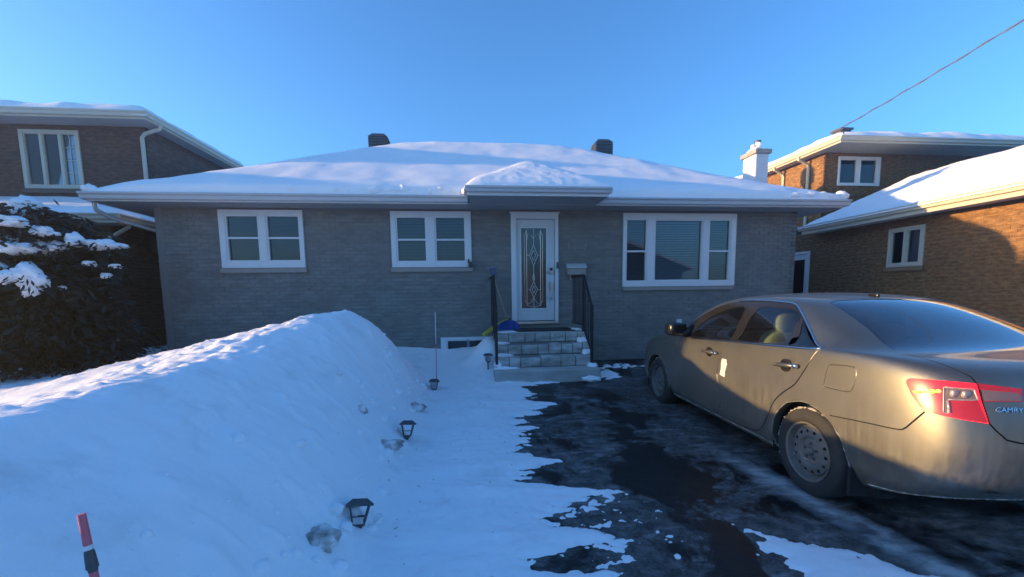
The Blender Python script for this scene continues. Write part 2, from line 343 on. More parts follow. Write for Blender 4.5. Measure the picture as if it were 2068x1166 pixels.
def snow_h(X, Y):
    """snow surface above the ground plane"""
    g = gz(Y)
    e = np.interp(Y, *zip(*EB)) + .05*noise2(Y*5+3, Y*0+1.5) + .03*noise2(Y*17, Y*0+7.5)
    for yc, tip, w in FING:
        b = np.interp(yc, *zip(*EB)); prof = np.exp(-np.abs((Y-yc-.12*(X-.8)*(1 if int(yc*10) % 2 else -1))/w)**1.5)
        e = e + (tip-b)*prof
    d = e - X
    n = .13*noise2(X*2.6, Y*7) + .10*noise2(X*6.5+4, Y*13) + .06*noise2(X*15+1, Y*26) + .035*noise2(X*34, Y*52)
    dd = d + n*1.1*ss(-1.0, -.1, d)
    sheet = .026*np.tanh(dd/.10) + .030*ss(.25, 1.2, d) + .014*fbm(X*2.6, Y*2.6, 5)*ss(0, .3, d) + .008*np.abs(noise2(X*9, Y*9))*ss(.1, .4, d)
    isl = .16*noise2(X*5.3+11, Y*9.5) + .14*noise2(X*14, Y*22) + .08*noise2(X*30, Y*40) - .03 - .34*np.abs(X-.85) - 1 + ss(1.9, 2.2, Y)*(1-ss(3.0, 3.4, Y))
    sheet = np.maximum(sheet, np.clip(isl*.25, -.03, .012))
    crumbs = (noise2(X*13+3, Y*16)-.80)*.10 - .1 + .1*ss(.9, 1.2, X)*(1-ss(1.7, 1.9, X))*(1-ss(3.0, 3.6, Y))
    sheet = np.maximum(sheet, np.clip(crumbs, -.03, .012))
    # blown patch near the right of the drive
    pd = np.minimum(np.minimum(X-1.74-.07*noise2(Y*7, X*0+2), (2.30-.80*(X-1.95)) - Y), (3.0-X))*1.6
    pn = .16*noise2(X*4.5+7, Y*6) + .09*noise2(X*12, Y*17) + .04*noise2(X*33, Y*40)
    sheet = np.maximum(sheet, .018*np.tanh((pd*.5+pn*.55-.015)/.06) + .004*fbm(X*6, Y*6, 3)*(pd > .1))
    # wind-blown bits at the right foot of the steps
    fx = ((X-2.42)/.22)**2 + ((Y-7.15)/.33)**2
    sheet = np.maximum(sheet, .05*(1-fx)+.05*noise2(X*9, Y*9)-.01)
    fx = ((X-2.85)/.45)**2 + ((Y-7.75)/.18)**2
    sheet = np.maximum(sheet, .03*(1-fx)+.05*noise2(X*7+2, Y*12)-.012)
    sheet = np.maximum(sheet, -.035)
    # bank along the drive
    H = np.interp(Y, *zip(*CREST)); k = .10*noise2(Y*.9+5, Y*0+.5)
    xf = -.60 + .05*noise2(Y*.9, Y*0+3.1); xc = -1.98 + .30*ss(4.4, 5.8, Y) + .05*noise2(Y*.8+9, Y*0+.2)
    t = np.clip((xf-X)/(xf-xc), 0, 1)
    rise = np.where(t < 1, np.sin(t*np.pi/2)**1.12, 1)
    lawn = .36 + .10*ss(-9, -4, X) + .03*noise2(X*.6, Y*.6)
    left = np.maximum(H - .235*np.maximum(xc-X, 0)**1.02, lawn); soft = lawn + np.log1p(np.exp((H-.235*np.maximum(xc-X, 0)-lawn)/.06))*.06
    bank = np.where(X > xc, .05 + (H-g-.05)*rise, soft - g)
    S = 1.25*X
    bump = (.030*fbm(S*1.9, Y*1.7, 4)*ss(.05, .5, t) + .06*fbm(S*.8+3, Y*.6, 2)*ss(.1, .6, t)*(1-ss(.8, 1, t)) + .018*noise2(X*9, Y*9)*ss(.75, 1, t)*(X < xc+.25) + .011*noise2(X*21, Y*21)*(X < xc+.15) + .016*noise2(X*5, Y*14)*(X < xc))
    gully = -.010*np.abs(noise2(S*2.7+2, Y*3.1))*ss(.05, .4, t) + .07*np.clip(noise2(S*5.5+8, Y*5.5)-.35, 0, 1)*(1-ss(.6, .97, t)) + .045*np.clip(noise2(S*11+3, Y*11)-.45, 0, 1)*(1-ss(.6, .97, t)) -.05*np.exp(-((Y-4.0)/.5)**2)*np.exp(-((X+1.05)/.22)**2) - .05*np.exp(-((Y-5.4)/.3)**2)*np.exp(-((X+.85)/.2)**2) - .06*np.exp(-((Y-2.3)/.18)**2)*np.exp(-((X+.88)/.15)**2)
    bank = bank + bump + gully
    bank = np.where(X < xf, bank, .05-.6*(X-xf)); q = .035
    z = np.where(X < xf+.5, q*np.log(np.exp(np.clip(bank/q, -50, 60))+np.exp(np.clip((sheet-.02)/q, -50, 60))), sheet)
    z = np.where((X > xf+.25) & (X <= xf+.5), z + (sheet-z)*ss(xf+.25, xf+.5, X), z)
    # footprints and scuffs on the walkway snow
    z = z - ss(.03, .06, z)*.6*(.03*np.exp(-((X-.02)/.10)**2-((Y-2.65)/.16)**2) + .025*np.exp(-((X-.25)/.09)**2-((Y-2.75)/.17)**2)) - ss(.03, .06, z)*.012*np.exp(-((X+.1)/.09)**2-((Y-3.9)/.16)**2)
    for fx_, fy_, a_ in FEET:
        ca, sa = math.cos(a_), math.sin(a_); du = (X-fx_)*ca+(Y-fy_)*sa; dv_ = -(X-fx_)*sa+(Y-fy_)*ca
        z = z - ss(.03, .07, z)*(.022*np.exp(-(du/.055)**4-(dv_/.14)**4) - .007*np.exp(-((np.hypot(du/.075, dv_/.16)-1)/.25)**2))
    # drift against the left side of the steps and the wall
    dr = .52*np.exp(-((X-.42)/.34)**2-((Y-7.85)/.55)**2) + .30*np.exp(-np.maximum(8.4-Y, 0)/.7)*ss(1.0, -.2, X)
    z = np.where(X < .60, np.maximum(z, z*.4 + dr), z)
    return z + g
def axis(*segs):
    return np.unique(np.concatenate([np.arange(a, b, s) for a, b, s in segs]))
hx = axis((-24, -7, .5), (-7, -3.2, .085), (-3.2, -.9, .034), (-.9, -.2, .03), (-.2, 2.1, .0125), (2.1, 3.3, .022), (3.3, 4.6, .06))
hy = axis((-9, .6, .3), (.6, 1.7, .05), (1.7, 4.4, .0155), (4.4, 8.405, .026), (8.405, 8.41, .01))
HX, HY = np.meshgrid(hx, hy)
HZ = snow_h(HX, HY)
ramp_edge = ss(-24, -18, HX); HZ = HZ*ramp_edge + (gz(HY)-.12)*(1-ramp_edge)
mask = (HZ - gz(HY) > -.012)
struct(grid_mesh('snow_cover', HX, HY, HZ, M['snow_ground'], mask=mask))
lx, ly = np.meshgrid(np.linspace(-24, -5.4, 60), np.linspace(8.405, 12, 20)); struct(grid_mesh('lawn_snow', lx, ly, .44+.04*fbm(lx*.8, ly*.8, 3), M['snow']))
# snow on the far right side of the driveway, up to the neighbour's wall
rx, ry = np.meshgrid(np.linspace(5.6, 9.5, 60), np.linspace(-6, 16, 120))
struct(grid_mesh('side_snow', rx, ry, gz(ry) + .30*ss(5.6, 6.5, rx) + .04*fbm(rx, ry, 4) - .04, M['snow']))

# ---------------------------------------------------------------- building helpers
CAMP = Vector((0, 0, 1.54))
BR_L, BR_H, JT = .205, .064, .011
def brick_mesh(name, L, H, mat, c=.005, p=.009):
    b = MB(); y = [0, p-c*.6, p]
    vs = [(0, 0, 0), (L, 0, 0), (L, 0, H), (0, 0, H), (0, -y[1], 0), (L, -y[1], 0), (L, -y[1], H), (0, -y[1], H), (c, -p, c), (L-c, -p, c), (L-c, -p, H-c), (c, -p, H-c)]
    fs = [(8, 9, 10, 11)] + [(i, (i+1) % 4, 4+(i+1) % 4, 4+i) for i in range(4)] + [(4+i, 4+(i+1) % 4, 8+(i+1) % 4, 8+i) for i in range(4)]
    return b.add(vs, fs)
def split_rects(W, H, holes):
    us = sorted({0, W, *[h[0] for h in holes], *[h[1] for h in holes]}); zs = sorted({H[0], H[1], *[h[2] for h in holes], *[h[3] for h in holes]})
    us = [u for u in us if 0 <= u <= W]; zs = [z for z in zs if H[0] <= z <= H[1]]
    for a, b in zip(us, us[1:]):
        for c, d in zip(zs, zs[1:]):
            m, n = (a+b)/2, (c+d)/2
            if not any(h[0] < m < h[1] and h[2] < n < h[3] for h in holes): yield a, b, c, d
def brick_wall(parent, o, ud, nd, W, H, holes, brick_mat, mortar_mat, n_single=0, thick=.12, wallname='wall', bricks=True, prefer=None, L=BR_L, Hb=BR_H):
    fr = frame(o, ud, nd)
    m = MB()
    for a, b, c, d in split_rects(W, H, holes): m.fbox(fr, a, b, c, d, -thick, 0)
    m.build(wallname, mortar_mat, parent)
    if not bricks: return
    cells = []
    nz = int((H[1]-H[0])/(Hb+JT))
    for k in range(nz):
        z0 = H[0] + k*(Hb+JT) + JT*.5; z1 = z0+Hb; spans = [(0, W)]
        for h in holes:
            if h[2] < z1+.002 and h[3] > z0-.002:
                spans = [s for a, b in spans for s in ((a, min(b, h[0])), (max(a, h[1]), b)) if s[1]-s[0] > .02]
        for a, b in spans:
            u = -(L+JT)*(.5 if k % 2 else 0.0)
            while u < W:
                s, e = max(u, a), min(u+L, b)
                if e-s > .02: cells.append((s, e, z0))
                u += L+JT
    full = [c for c in cells if abs(c[1]-c[0]-L) < 1e-4]
    key = (lambda c: prefer(fr((c[0]+c[1])/2, c[2]))) if prefer else (lambda c: (fr((c[0]+c[1])/2, c[2])-CAMP).length)
    full.sort(key=key); single = set(full[:n_single])
    mm = brick_mesh('brick', L, Hb, brick_mat).mesh('brick', brick_mat)
    ang = math.atan2(ud[1], ud[0]); R = Vector(root_loc(parent))
    mb = MB()
    flip = Vector(ud).cross(Vector((0, 0, 1))).dot(Vector(nd)) < 0
    for c in cells:
        j = rng.normal(0, .0012, 2)
        if c in single:
            ob = bpy.data.objects.new('brick', mm); COL.objects.link(ob); ob.parent = parent
            base = fr(c[0], c[2], float(j[0])); 
            if flip: base = fr(c[1], c[2], float(j[0])); ob.rotation_euler = (0, 0, ang+math.pi)
            else: ob.rotation_euler = (0, 0, ang)
            ob.location = base - R
        else:
            s, e, z0 = c; p = .009+float(j[0]); q = .005
            vs = [fr(s, z0), fr(e, z0), fr(e, z0+Hb), fr(s, z0+Hb), fr(s, z0, p-.003), fr(e, z0, p-.003), fr(e, z0+Hb, p-.003), fr(s, z0+Hb, p-.003),
                  fr(s+q, z0+q, p), fr(e-q, z0+q, p), fr(e-q, z0+Hb-q, p), fr(s+q, z0+Hb-q, p)]
            mb.add(vs, [(8, 9, 10, 11)] + [(i, (i+1) % 4, 4+(i+1) % 4, 4+i) for i in range(4)] + [(4+i, 4+(i+1) % 4, 8+(i+1) % 4, 8+i) for i in range(4)])
    tag(mb.build('brickwork', brick_mat, parent), kind='stuff')
def rect_ring(mb, fr, u0, u1, z0, z1, w, d0, d1, wb=None):
    wb = w if wb is None else wb
    mb.fbox(fr, u0, u0+w, z0+wb, z1-w, d0, d1); mb.fbox(fr, u1-w, u1, z0+wb, z1-w, d0, d1)
    mb.fbox(fr, u0, u1, z0, z0+wb, d0, d1); mb.fbox(fr, u0, u1, z1-w, z1, d0, d1)
def slats(mb, fr, u0, u1, z0, z1, step, d, tilt=.012):
    z = z0
    while z < z1-.004:
        a, b = z+.001, min(z+step*.96, z1)
        vs = [fr(u0, a, d+tilt), fr(u1, a, d+tilt), fr(u1, b, d-tilt), fr(u0, b, d-tilt)]
        vs += [v + (fr(0, 0, -.002)-fr(0, 0, 0)) for v in vs]
        mb.add(vs, [(0, 1, 2, 3), (7, 6, 5, 4), (0, 4, 5, 1), (2, 6, 7, 3)]); z += step
def hip_z(X, Y, rect, ze, slope, soft=.22):
    d = np.stack([X-rect[0], rect[1]-X, Y-rect[2], rect[3]-Y], 0)
    m = -soft*np.log(np.exp(-d/soft).sum(0)); return ze + slope*m
def roof_hip(parent, rect, ze, slope, thick=.10, name='roof'):
    x0, x1, y0, y1 = rect; w = min(x1-x0, y1-y0)/2; b = MB(); h = slope*w
    if x1-x0 > y1-y0: r = [(x0+w, (y0+y1)/2, ze+h), (x1-w, (y0+y1)/2, ze+h)]
    else: r = [((x0+x1)/2, y0+w, ze+h), ((x0+x1)/2, y1-w, ze+h)]
    c = [(x0, y0, ze), (x1, y0, ze), (x1, y1, ze), (x0, y1, ze)]
    if x1-x0 > y1-y0: fs = [(0, 1, 5, 4), (1, 2, 5), (2, 3, 4, 5), (3, 0, 4)]
    else: fs = [(0, 1, 4), (1, 2, 5, 4), (2, 3, 5), (3, 0, 4, 5)]
    b.add(c+r, fs + [(3, 2, 1, 0)]); return b.build(name, M['shingle'], parent)
def snow_roof(parent, rect, ze, slope, T=.15, edge=.22, res=.07, seed=0, lump=.03, func=None, over=.06, mat=None, name='roof_snow', clip=None, skirt=0):
    x0, x1, y0, y1 = rect; x0 -= over; x1 += over; y0 -= over; y1 += over
    nx = max(20, int((x1-x0)/res)); ny = max(20, int((y1-y0)/res))
    # denser rows close to the edges give a rounded lip
    def ax(a, b, n):
        t = np.linspace(0, 1, n); core = a+.3+(b-a-.6)*t; e = np.array([0, .004, .015, .035, .065, .11, .17, .24]); return np.concatenate([a+e, core, (b-e)[::-1]])
    X, Y = np.meshgrid(ax(x0, x1, nx), ax(y0, y1, ny))
    d = np.minimum(np.minimum(X-x0, x1-X), np.minimum(Y-y0, y1-Y))
    base = func(X, Y) if func else hip_z(np.clip(X, rect[0], rect[1]), np.clip(Y, rect[2], rect[3]), rect, ze, slope)
    ed = edge*(1+.45*noise2(X*1.3+seed, Y*1.3)); t = np.sqrt(np.clip(1-(1-np.clip(d/ed, 0, 1))**2, 0, 1))
    lm = lump*fbm(X*1.1+seed, Y*1.1+3, 3) + .5*lump*noise2(X*6+seed, Y*6)*np.exp(-d/.45) + .30*lump*noise2(X*16+seed, Y*16)*np.exp(-d/.3)
    Z = base - .01 + (T + lm)*t - skirt*np.exp(-d/.012)     # the lip comes down into the trough
    if skirt: Z = np.maximum(Z, ze-.035)
    if clip is not None: mk = clip(X, Y)
    else: mk = None
    return tag(grid_mesh(name, X, Y, Z, mat or M['snow'], parent, mask=mk), kind='stuff')
def gutter(mb, a, b, out, z, h=.11, w=.11):
    """K-style eaves trough from a to b (x, y), facing out, top edge at z"""
    a = Vector((a[0], a[1], 0)); b = Vector((b[0], b[1], 0)); o = Vector((out[0], out[1], 0)).normalized()
    prof = [(0, 0), (w*.92, 0), (w, -.012), (w*.96, -.03), (w*.72, -.05), (w*.62, -h+.015), (w*.55, -h), (0, -h)]
    pts = [a + o*d + Vector((0, 0, z+q)) for d, q in prof]; mb.prism(pts, b-a)
def downspout(parent, pts, mat, w=.035):
    MB().tube(pts, w, 6).build('downspout', mat, parent, smooth=40)
def sash_window(parent, fr, outer, panes, trim=.10, d=.045, sill=None, mat=None, blind=None, sill_mat=None, rails=(), sub=.028, glass_d=-.012, backing=True, pane_mat=None, name='window', muntin=None, blind_step=.027):
    """outer casing with panes (u0, u1, z0, z1); each pane gets a sash frame, a glass pane and what hangs behind it"""
    mat = mat or M['white_trim']; u0, u1, z0, z1 = outer
    w = MB()
    for a, b, c, e in split_rects(u1-u0, (z0, z1), [(p[0]-u0-sub, p[1]-u0+sub, p[2]-sub, p[3]+sub) for p in panes]):
        w.fbox(fr, u0+a, u0+b, c, e, -.06, d)
    win = w.build(name, mat, parent, bevel=.004)
    for i, p in enumerate(panes):
        s = MB(); rect_ring(s, fr, p[0]-sub-.004, p[1]+sub+.004, p[2]-sub-.004, p[3]+sub+.004, sub+.004, -.05, d-.018)
        rz = rails[i] if i < len(rails) else None
        if rz: s.fbox(fr, p[0], p[1], rz-.017, rz+.017, -.05, d-.026)
        if muntin:
            n, k = muntin
            for a in range(1, n): s.fbox(fr, p[0]+(p[1]-p[0])*a/n-.009, p[0]+(p[1]-p[0])*a/n+.009, p[2], p[3], -.014, -.002)
            for a in range(1, k): s.fbox(fr, p[0], p[1], p[2]+(p[3]-p[2])*a/k-.009, p[2]+(p[3]-p[2])*a/k+.009, -.0139, -.0021)
        s.build('sash', mat, win)
        if rz:
            for c, e, dd in ((p[2], rz-.017, glass_d-.012), (rz+.017, p[3], glass_d)):
                MB().fbox(fr, p[0]-.003, p[1]+.003, c, e, dd-.005, dd).build('pane', pane_mat or M['pane'], win)
        else: MB().fbox(fr, p[0]-.003, p[1]+.003, p[2]-.003, p[3]+.003, glass_d-.005, glass_d).build('pane', pane_mat or M['pane'], win)
        bm = blind[i] if isinstance(blind, (list, tuple)) else blind
        if bm:
            s = MB(); slats(s, fr, p[0]-.02, p[1]+.02, p[2]-.02, p[3]+.02, blind_step, -.07); tag(s.build('blind', bm, win), kind='stuff')
    if backing:
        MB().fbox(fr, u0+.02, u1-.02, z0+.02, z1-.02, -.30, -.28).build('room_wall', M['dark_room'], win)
    if sill:
        a, b, c, e, dd = sill; MB().fbox(fr, a, b, c, e, -.02, dd).build('sill', sill_mat or mat, win, bevel=.006)
    return win

# ---------------------------------------------------------------- the grey bungalow
FY = 8.413
house = thing('brick_bungalow', 'single storey painted grey brick bungalow with snow covered hip roof', 'house', (.7, FY, .1))
ff = frame((-5.55, FY, 0), (1, 0, 0), (0, -1, 0)); U = lambda x: x+5.55
holes = [(U(-4.43), U(-3.04), 2.10, 3.12), (U(-1.37), U(.07), 2.10, 3.11), (U(.90), U(1.81), .99, 3.08), (U(3.19), U(5.55), 1.67, 3.11), (U(-.53), U(.62), .36, .70)]
brick_wall(house, (-5.55, FY, 0), (1, 0, 0), (0, -1, 0), 12.5, (.0, 3.20), holes, M['brick_grey'], M['mortar_grey'], 300,
           prefer=lambda p: (p-CAMP).length + (100 if (p.z < 1.1 and p.x < -.6) or (p.z < 1.3 and p.x > 4) else 0))
for o, ud, nd, W in (((6.95, FY, 0), (0, 1, 0), (1, 0, 0), 8.3), ((-5.55, 16.7, 0), (0, -1, 0), (-1, 0, 0), 8.3), ((6.95, 16.7, 0), (-1, 0, 0), (0, 1, 0), 12.5)):
    brick_wall(house, o, ud, nd, W, (0, 3.2), [], M['brick_grey'], M['mortar_grey'], bricks=(nd[1] == 0))
# windows
X3 = lambda *r: [(U(a), U(b), c, d) for a, b, c, d in r]
sash_window(house, ff, X3((-4.473, -3.0, 2.084, 3.138))[0], X3((-4.338, -3.81, 2.225, 3.02), (-3.63, -3.09, 2.225, 3.02)), rails=(2.63, 2.63),
            blind=[None, M['blind_dark']], sill=(U(-4.50), U(-2.98), 1.992, 2.078, .05), sill_mat=M['stone_sill'], blind_step=.05)
sash_window(house, ff, X3((-1.413, .108, 2.076, 3.132))[0], X3((-1.29, -.77, 2.20, 3.01), (-.56, -.025, 2.20, 3.01)), rails=(2.60, 2.60),
            blind=M['blind_grey'], sill=(U(-1.44), U(.125), 1.988, 2.070, .05), sill_mat=M['stone_sill'], blind_step=.06)
sash_window(house, ff, X3((3.16, 5.58, 1.655, 3.125))[0], X3((3.244, 3.64, 1.78, 2.985), (3.845, 4.825, 1.79, 2.98), (5.01, 5.44, 1.775, 2.985)), rails=(2.37, None, 2.37),
            blind=[M['blind_grey'], M['blind_white'], M['blind_grey']], sill=(U(3.18), U(5.56), 1.575, 1.649, .05), sill_mat=M['stone_sill'], blind_step=.05)
sash_window(house, ff, X3((-.54, .63, .36, .70))[0], X3((-.40, -.02, .43, .625), (.02, .45, .43, .625)), d=.02)
# door: frame, slab with its leaded glass, handle set, keypad, threshold
fm = MB(); a, b, c = U(.885), U(1.828), 3.10
fm.fbox(ff, a, a+.10, .985, c, -.08, .05); fm.fbox(ff, b-.065, b, .985, c, -.08, .05); fm.fbox(ff, a+.10, b-.065, 3.0, c, -.08, .05); fm.fbox(ff, a-.02, b+.02, c, c+.03, -.02, .065)
frm = fm.build('door_frame', M['white_trim'], house, bevel=.004)
MB().fbox(ff, a, b, .94, .985, -.08, .07).build('threshold', M['steel'], house)
sl_ = MB(); du0, du1 = U(.991), U(1.757); g = (U(1.085), U(1.592), 1.245, 2.825)
for q in split_rects(du1-du0, (1.0, 2.996), [(g[0]-du0, g[1]-du0, g[2], g[3])]): sl_.fbox(ff, du0+q[0], du0+q[1], q[2], q[3], -.055, -.012)
door = sl_.build('door', M['white'], house, bevel=.003)
s = MB(); rect_ring(s, ff, g[0]-.03, g[1]+.03, g[2]-.03, g[3]+.03, .034, -.012, .004); s.build('glass_trim', M['white_trim'], door, bevel=.006)
MB().fbox(ff, g[0], g[1], g[2], g[3], -.038, -.032).build('pane', M['door_pane'], door)
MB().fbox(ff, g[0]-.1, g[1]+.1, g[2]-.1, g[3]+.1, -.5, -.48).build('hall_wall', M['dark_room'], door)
cm = MB(); gc = (g[0]+g[1])/2; gw = g[1]-g[0]
def came(pts, r=.006): cm.tube([ff(gc+x*gw/2, z, -.027) for x, z in pts], r, 5)
for sx in (-1, 1):
    came([(sx*.55, 1.29), (sx*.55, 2.78)]); came([(sx*.72, 1.40), (sx*.72, 2.68)], .004)
    came([(sx*.55, 2.60), (sx*.42, 2.72), (sx*.18, 2.70), (0, 2.62)]); came([(sx*.72, 1.40), (sx*.45, 1.30), (0, 1.27)]); came([(sx*.72, 2.68), (sx*.55, 2.80)])
    for zc, hh, ww in ((2.30, .20, .33), (2.30, .10, .17), (1.62, .16, .30), (1.62, .075, .14)):
        came([(0, zc+hh), (sx*ww, zc), (0, zc-hh)])
    came([(0, 1.46), (sx*.25, 1.36), (sx*.55, 1.33)]); came([(0, 1.95), (sx*.08, 1.86), (0, 1.78)]); came([(sx*.33, 2.30), (sx*.55, 2.30)], .004); came([(sx*.30, 1.62), (sx*.55, 1.62)], .004)
came([(0, 2.82), (0, 2.50)]); came([(0, 2.10), (0, 1.78)]); came([(0, 1.46), (0, 1.25)])
cm.build('lead_came', M['came'], door, smooth=40)
for zc in (2.30, 1.62):
    for k in (-1, 1):
        m = MB(); m.prism([ff(gc, zc+k*.095, -.031), ff(gc+.035, zc+k*.05, -.031), ff(gc, zc+k*.005, -.031), ff(gc-.035, zc+k*.05, -.031)], (0, -.006, 0)); m.build('dark_bevel', M['dark_metal'], door)
h = MB(); hx_ = U(1.685); h.fbox(ff, hx_-.032, hx_+.032, 1.60, 1.78, -.012, .010); h.tube([ff(hx_, 1.76, .0), ff(hx_, 1.75, .06), ff(hx_, 1.66, .075), ff(hx_, 1.45, .06), ff(hx_, 1.43, .0)], .012, 8); h.fbox(ff, hx_-.02, hx_+.02, 1.40, 1.46, -.012, .008)
h.build('handle', M['steel'], door, smooth=40)
h = MB(); h.fbox(ff, hx_-.04, hx_+.04, 1.93, 2.06, -.012, .022); h.tube([ff(hx_, 1.955, .0), ff(hx_, 1.955, .055), ff(hx_-.11, 1.955, .06)], .013, 8); h.build('keypad_lock', M['steel'], door, smooth=40, bevel=.004)
MB().fbox(ff, hx_-.028, hx_+.028, 1.99, 2.05, .022, .026).build('keypad', M['black_metal'], door)
MB().fbox(ff, U(1.785), U(1.822), 2.03, 2.16, .05, .075).build('doorbell', M['dark_metal'], house, bevel=.006)
MB().fbox(ff, U(4.35), U(4.46), .86, .97, .0, .03).build('wall_outlet', M['white_trim'], house, bevel=.005)
# house number, painted over like the wall
def text_mesh(name, body, size, depth, mat, shear=0.0):
    cu = bpy.data.curves.new(name, 'FONT'); cu.body = body; cu.size = size; cu.extrude = depth; cu.shear = shear; cu.align_x = 'CENTER'
    t = bpy.data.objects.new(name, cu); COL.objects.link(t); bpy.context.view_layer.update()
    me = bpy.data.meshes.new_from_object(t.evaluated_get(bpy.context.evaluated_depsgraph_get())); bpy.data.objects.remove(t); me.materials.clear(); me.materials.append(mat); me.name = name
    return me
for ch, x, z in (('1', 2.045, 2.40), ('1', 2.165, 2.385), ('7', 2.375, 2.375)):
    o = bpy.data.objects.new('house_number', text_mesh('house_number', ch, .19, .008, M['stone_sill'])); COL.objects.link(o); o.parent = house
    o.rotation_euler = (math.pi/2, 0, 0); o.location = Vector((x, FY-.017, z)) - Vector(root_loc(house))
# roof with soffit, fascia, troughs
RE = (-6.2, 7.5, 7.90, 16.9)
roof = roof_hip(house, RE, 3.275, .485)
s = MB(); s.box((RE[0], RE[2], 3.175), (RE[1], FY-.001, 3.19)); s.box((RE[0], FY-.001, 3.175), (-5.551, RE[3], 3.19)); s.box((6.951, FY-.001, 3.175), (RE[1], RE[3], 3.19)); s.build('soffit', M['soffit'], house)
s = MB(); t_ = .02
s.box((RE[0]-t_, RE[2]-t_, 3.165), (.06, RE[2], 3.30)); s.box((2.45, RE[2]-t_, 3.165), (RE[1]+t_, RE[2], 3.30)); s.box((RE[0]-t_, RE[2], 3.165), (RE[0], RE[3], 3.30)); s.box((RE[1], RE[2], 3.165), (RE[1]+t_, RE[3], 3.30)); s.build('fascia', M['white'], house)
s = MB(); gutter(s, (RE[0]-.08, RE[2]-t_), (.05, RE[2]-t_), (0, -1), 3.30); gutter(s, (2.50, RE[2]-t_), (RE[1]+.08, RE[2]-t_), (0, -1), 3.30)
gutter(s, (RE[1]+t_, RE[3]), (RE[1]+t_, RE[2]-t_), (1, 0), 3.30); gutter(s, (RE[0]-t_, RE[2]-t_), (RE[0]-t_, RE[3]), (-1, 0), 3.30)
s.build('gutter', M['gutter'], house)
downspout(house, [(-6.25, 8.05, 3.2), (-6.25, 8.07, 3.06), (-6.16, 8.25, 2.96), (-5.75, 8.75, 2.80), (-5.63, 8.85, 2.7), (-5.63, 8.85, .4)], M['gutter'])
def bung_clip(X, Y): return ~((X > .12) & (X < 2.38) & (Y < 7.95))
snow_roof(house, RE, 3.275, .54, T=.215, edge=.30, res=.075, seed=3, lump=.016, over=.09, skirt=.13, func=lambda X, Y: hip_z(np.clip(X, RE[0], RE[1]), np.clip(Y, RE[2], RE[3]), RE, 3.275, .54, .45) + .085*np.exp(-np.minimum(np.minimum(X-RE[0], RE[1]-X), np.minimum(Y-RE[2], RE[3]-Y))/.4))
# entrance canopy
CX0, CX1, CY = .04, 2.46, 7.22
can = MB(); can.box((CX0+.04, CY+.02, 3.18), (CX1-.04, FY-.002, 3.195)); canopy = can.build('canopy', M['soffit'], house)
s = MB(); s.box((CX0, CY, 3.175), (CX1, CY+.022, 3.27)); s.box((CX0, CY+.022, 3.175), (CX0+.022, 7.88, 3.27)); s.box((CX1-.022, CY+.022, 3.175), (CX1, 7.88, 3.27))
s.box((CX0-.02, CY-.02, 3.22), (CX1+.02, CY, 3.30)); s.build('fascia', M['white'], canopy)
s = MB(); gutter(s, (CX0-.03, CY-.02), (CX1+.03, CY-.02), (0, -1), 3.315, .09, .09); s.build('gutter', M['gutter'], canopy)
def can_f(X, Y):
    d = np.stack([(X-CX0)*.62, (CX1-X)*.62, (Y-CY)*.62], 0); return 3.27 + (-.05*np.log(np.exp(-d/.05).sum(0)))*.62/.62
xs = np.concatenate([CX0-.05+np.array([0, .004, .015, .04, .08, .13]), np.linspace(CX0+.12, CX1-.12, 60), CX1+.05-np.array([0, .004, .015, .04, .08, .13])[::-1]])
ys = np.concatenate([CY-.07+np.array([0, .004, .015, .04, .08, .13]), np.linspace(CY+.1, 9.2, 46)])
CXg, CYg = np.meshgrid(xs, ys)
dE = np.minimum(np.minimum(CXg-xs[0], xs[-1]-CXg), CYg-ys[0]); tE = np.sqrt(np.clip(1-(1-np.clip(dE/.20, 0, 1))**2, 0, 1))
dS = np.stack([(np.clip(CXg, CX0, CX1)-CX0), (CX1-np.clip(CXg, CX0, CX1)), (np.clip(CYg, CY, 99)-CY)], 0); cz = 3.30 + .60*(-.10*np.log(np.exp(-dS/.10).sum(0)))
CZ = cz + (.15 + .010*fbm(CXg*2, CYg*2, 3) + .006*noise2(CXg*9, CYg*9))*tE
tag(grid_mesh('roof_snow', CXg, CYg, CZ, M['snow'], house), kind='stuff')
# torn lumps of snow along the eaves
lb = MB()
def lump(mb, c, r, seed):
    b = bmesh.new(); bmesh.ops.create_icosphere(b, subdivisions=3, radius=1)
    for v in b.verts:
        n = 1 + .33*float(noise2(v.co.x*1.6+seed, v.co.y*1.6+v.co.z*1.3)) + .16*float(noise2(v.co.x*4+seed, v.co.z*4+v.co.y*3)); v.co = Vector((v.co.x*r[0]*n + c[0], v.co.y*r[1]*n + c[1], v.co.z*r[2]*n + c[2]))
    b.verts.ensure_lookup_table(); b.verts.index_update()
    mb.add([v.co for v in b.verts], [[v.index for v in f.verts] for f in b.faces]); b.free()
for i in range(26):
    x = -3.6 + 3.6*rng.random()**.8 if i < 19 else 5.9+1.5*rng.random()
    lump(lb, (x, 7.88+.04*rng.random(), 3.36+.03*rng.random()), (.08+.16*rng.random(), .09, .05+.05*rng.random()), i*3.3)
for c, r in (((-6.19, 7.92, 3.36), (.10, .10, .08)), ((7.46, 7.92, 3.38), (.13, .10, .10)), ((7.25, 7.90, 3.36), (.16, .08, .07)), ((.0, 7.80, 3.36), (.05, .12, .06))): lump(lb, c, r, c[0]*7)
tag(lb.build('snow_lump', M['snow'], house, smooth=True), kind='stuff')
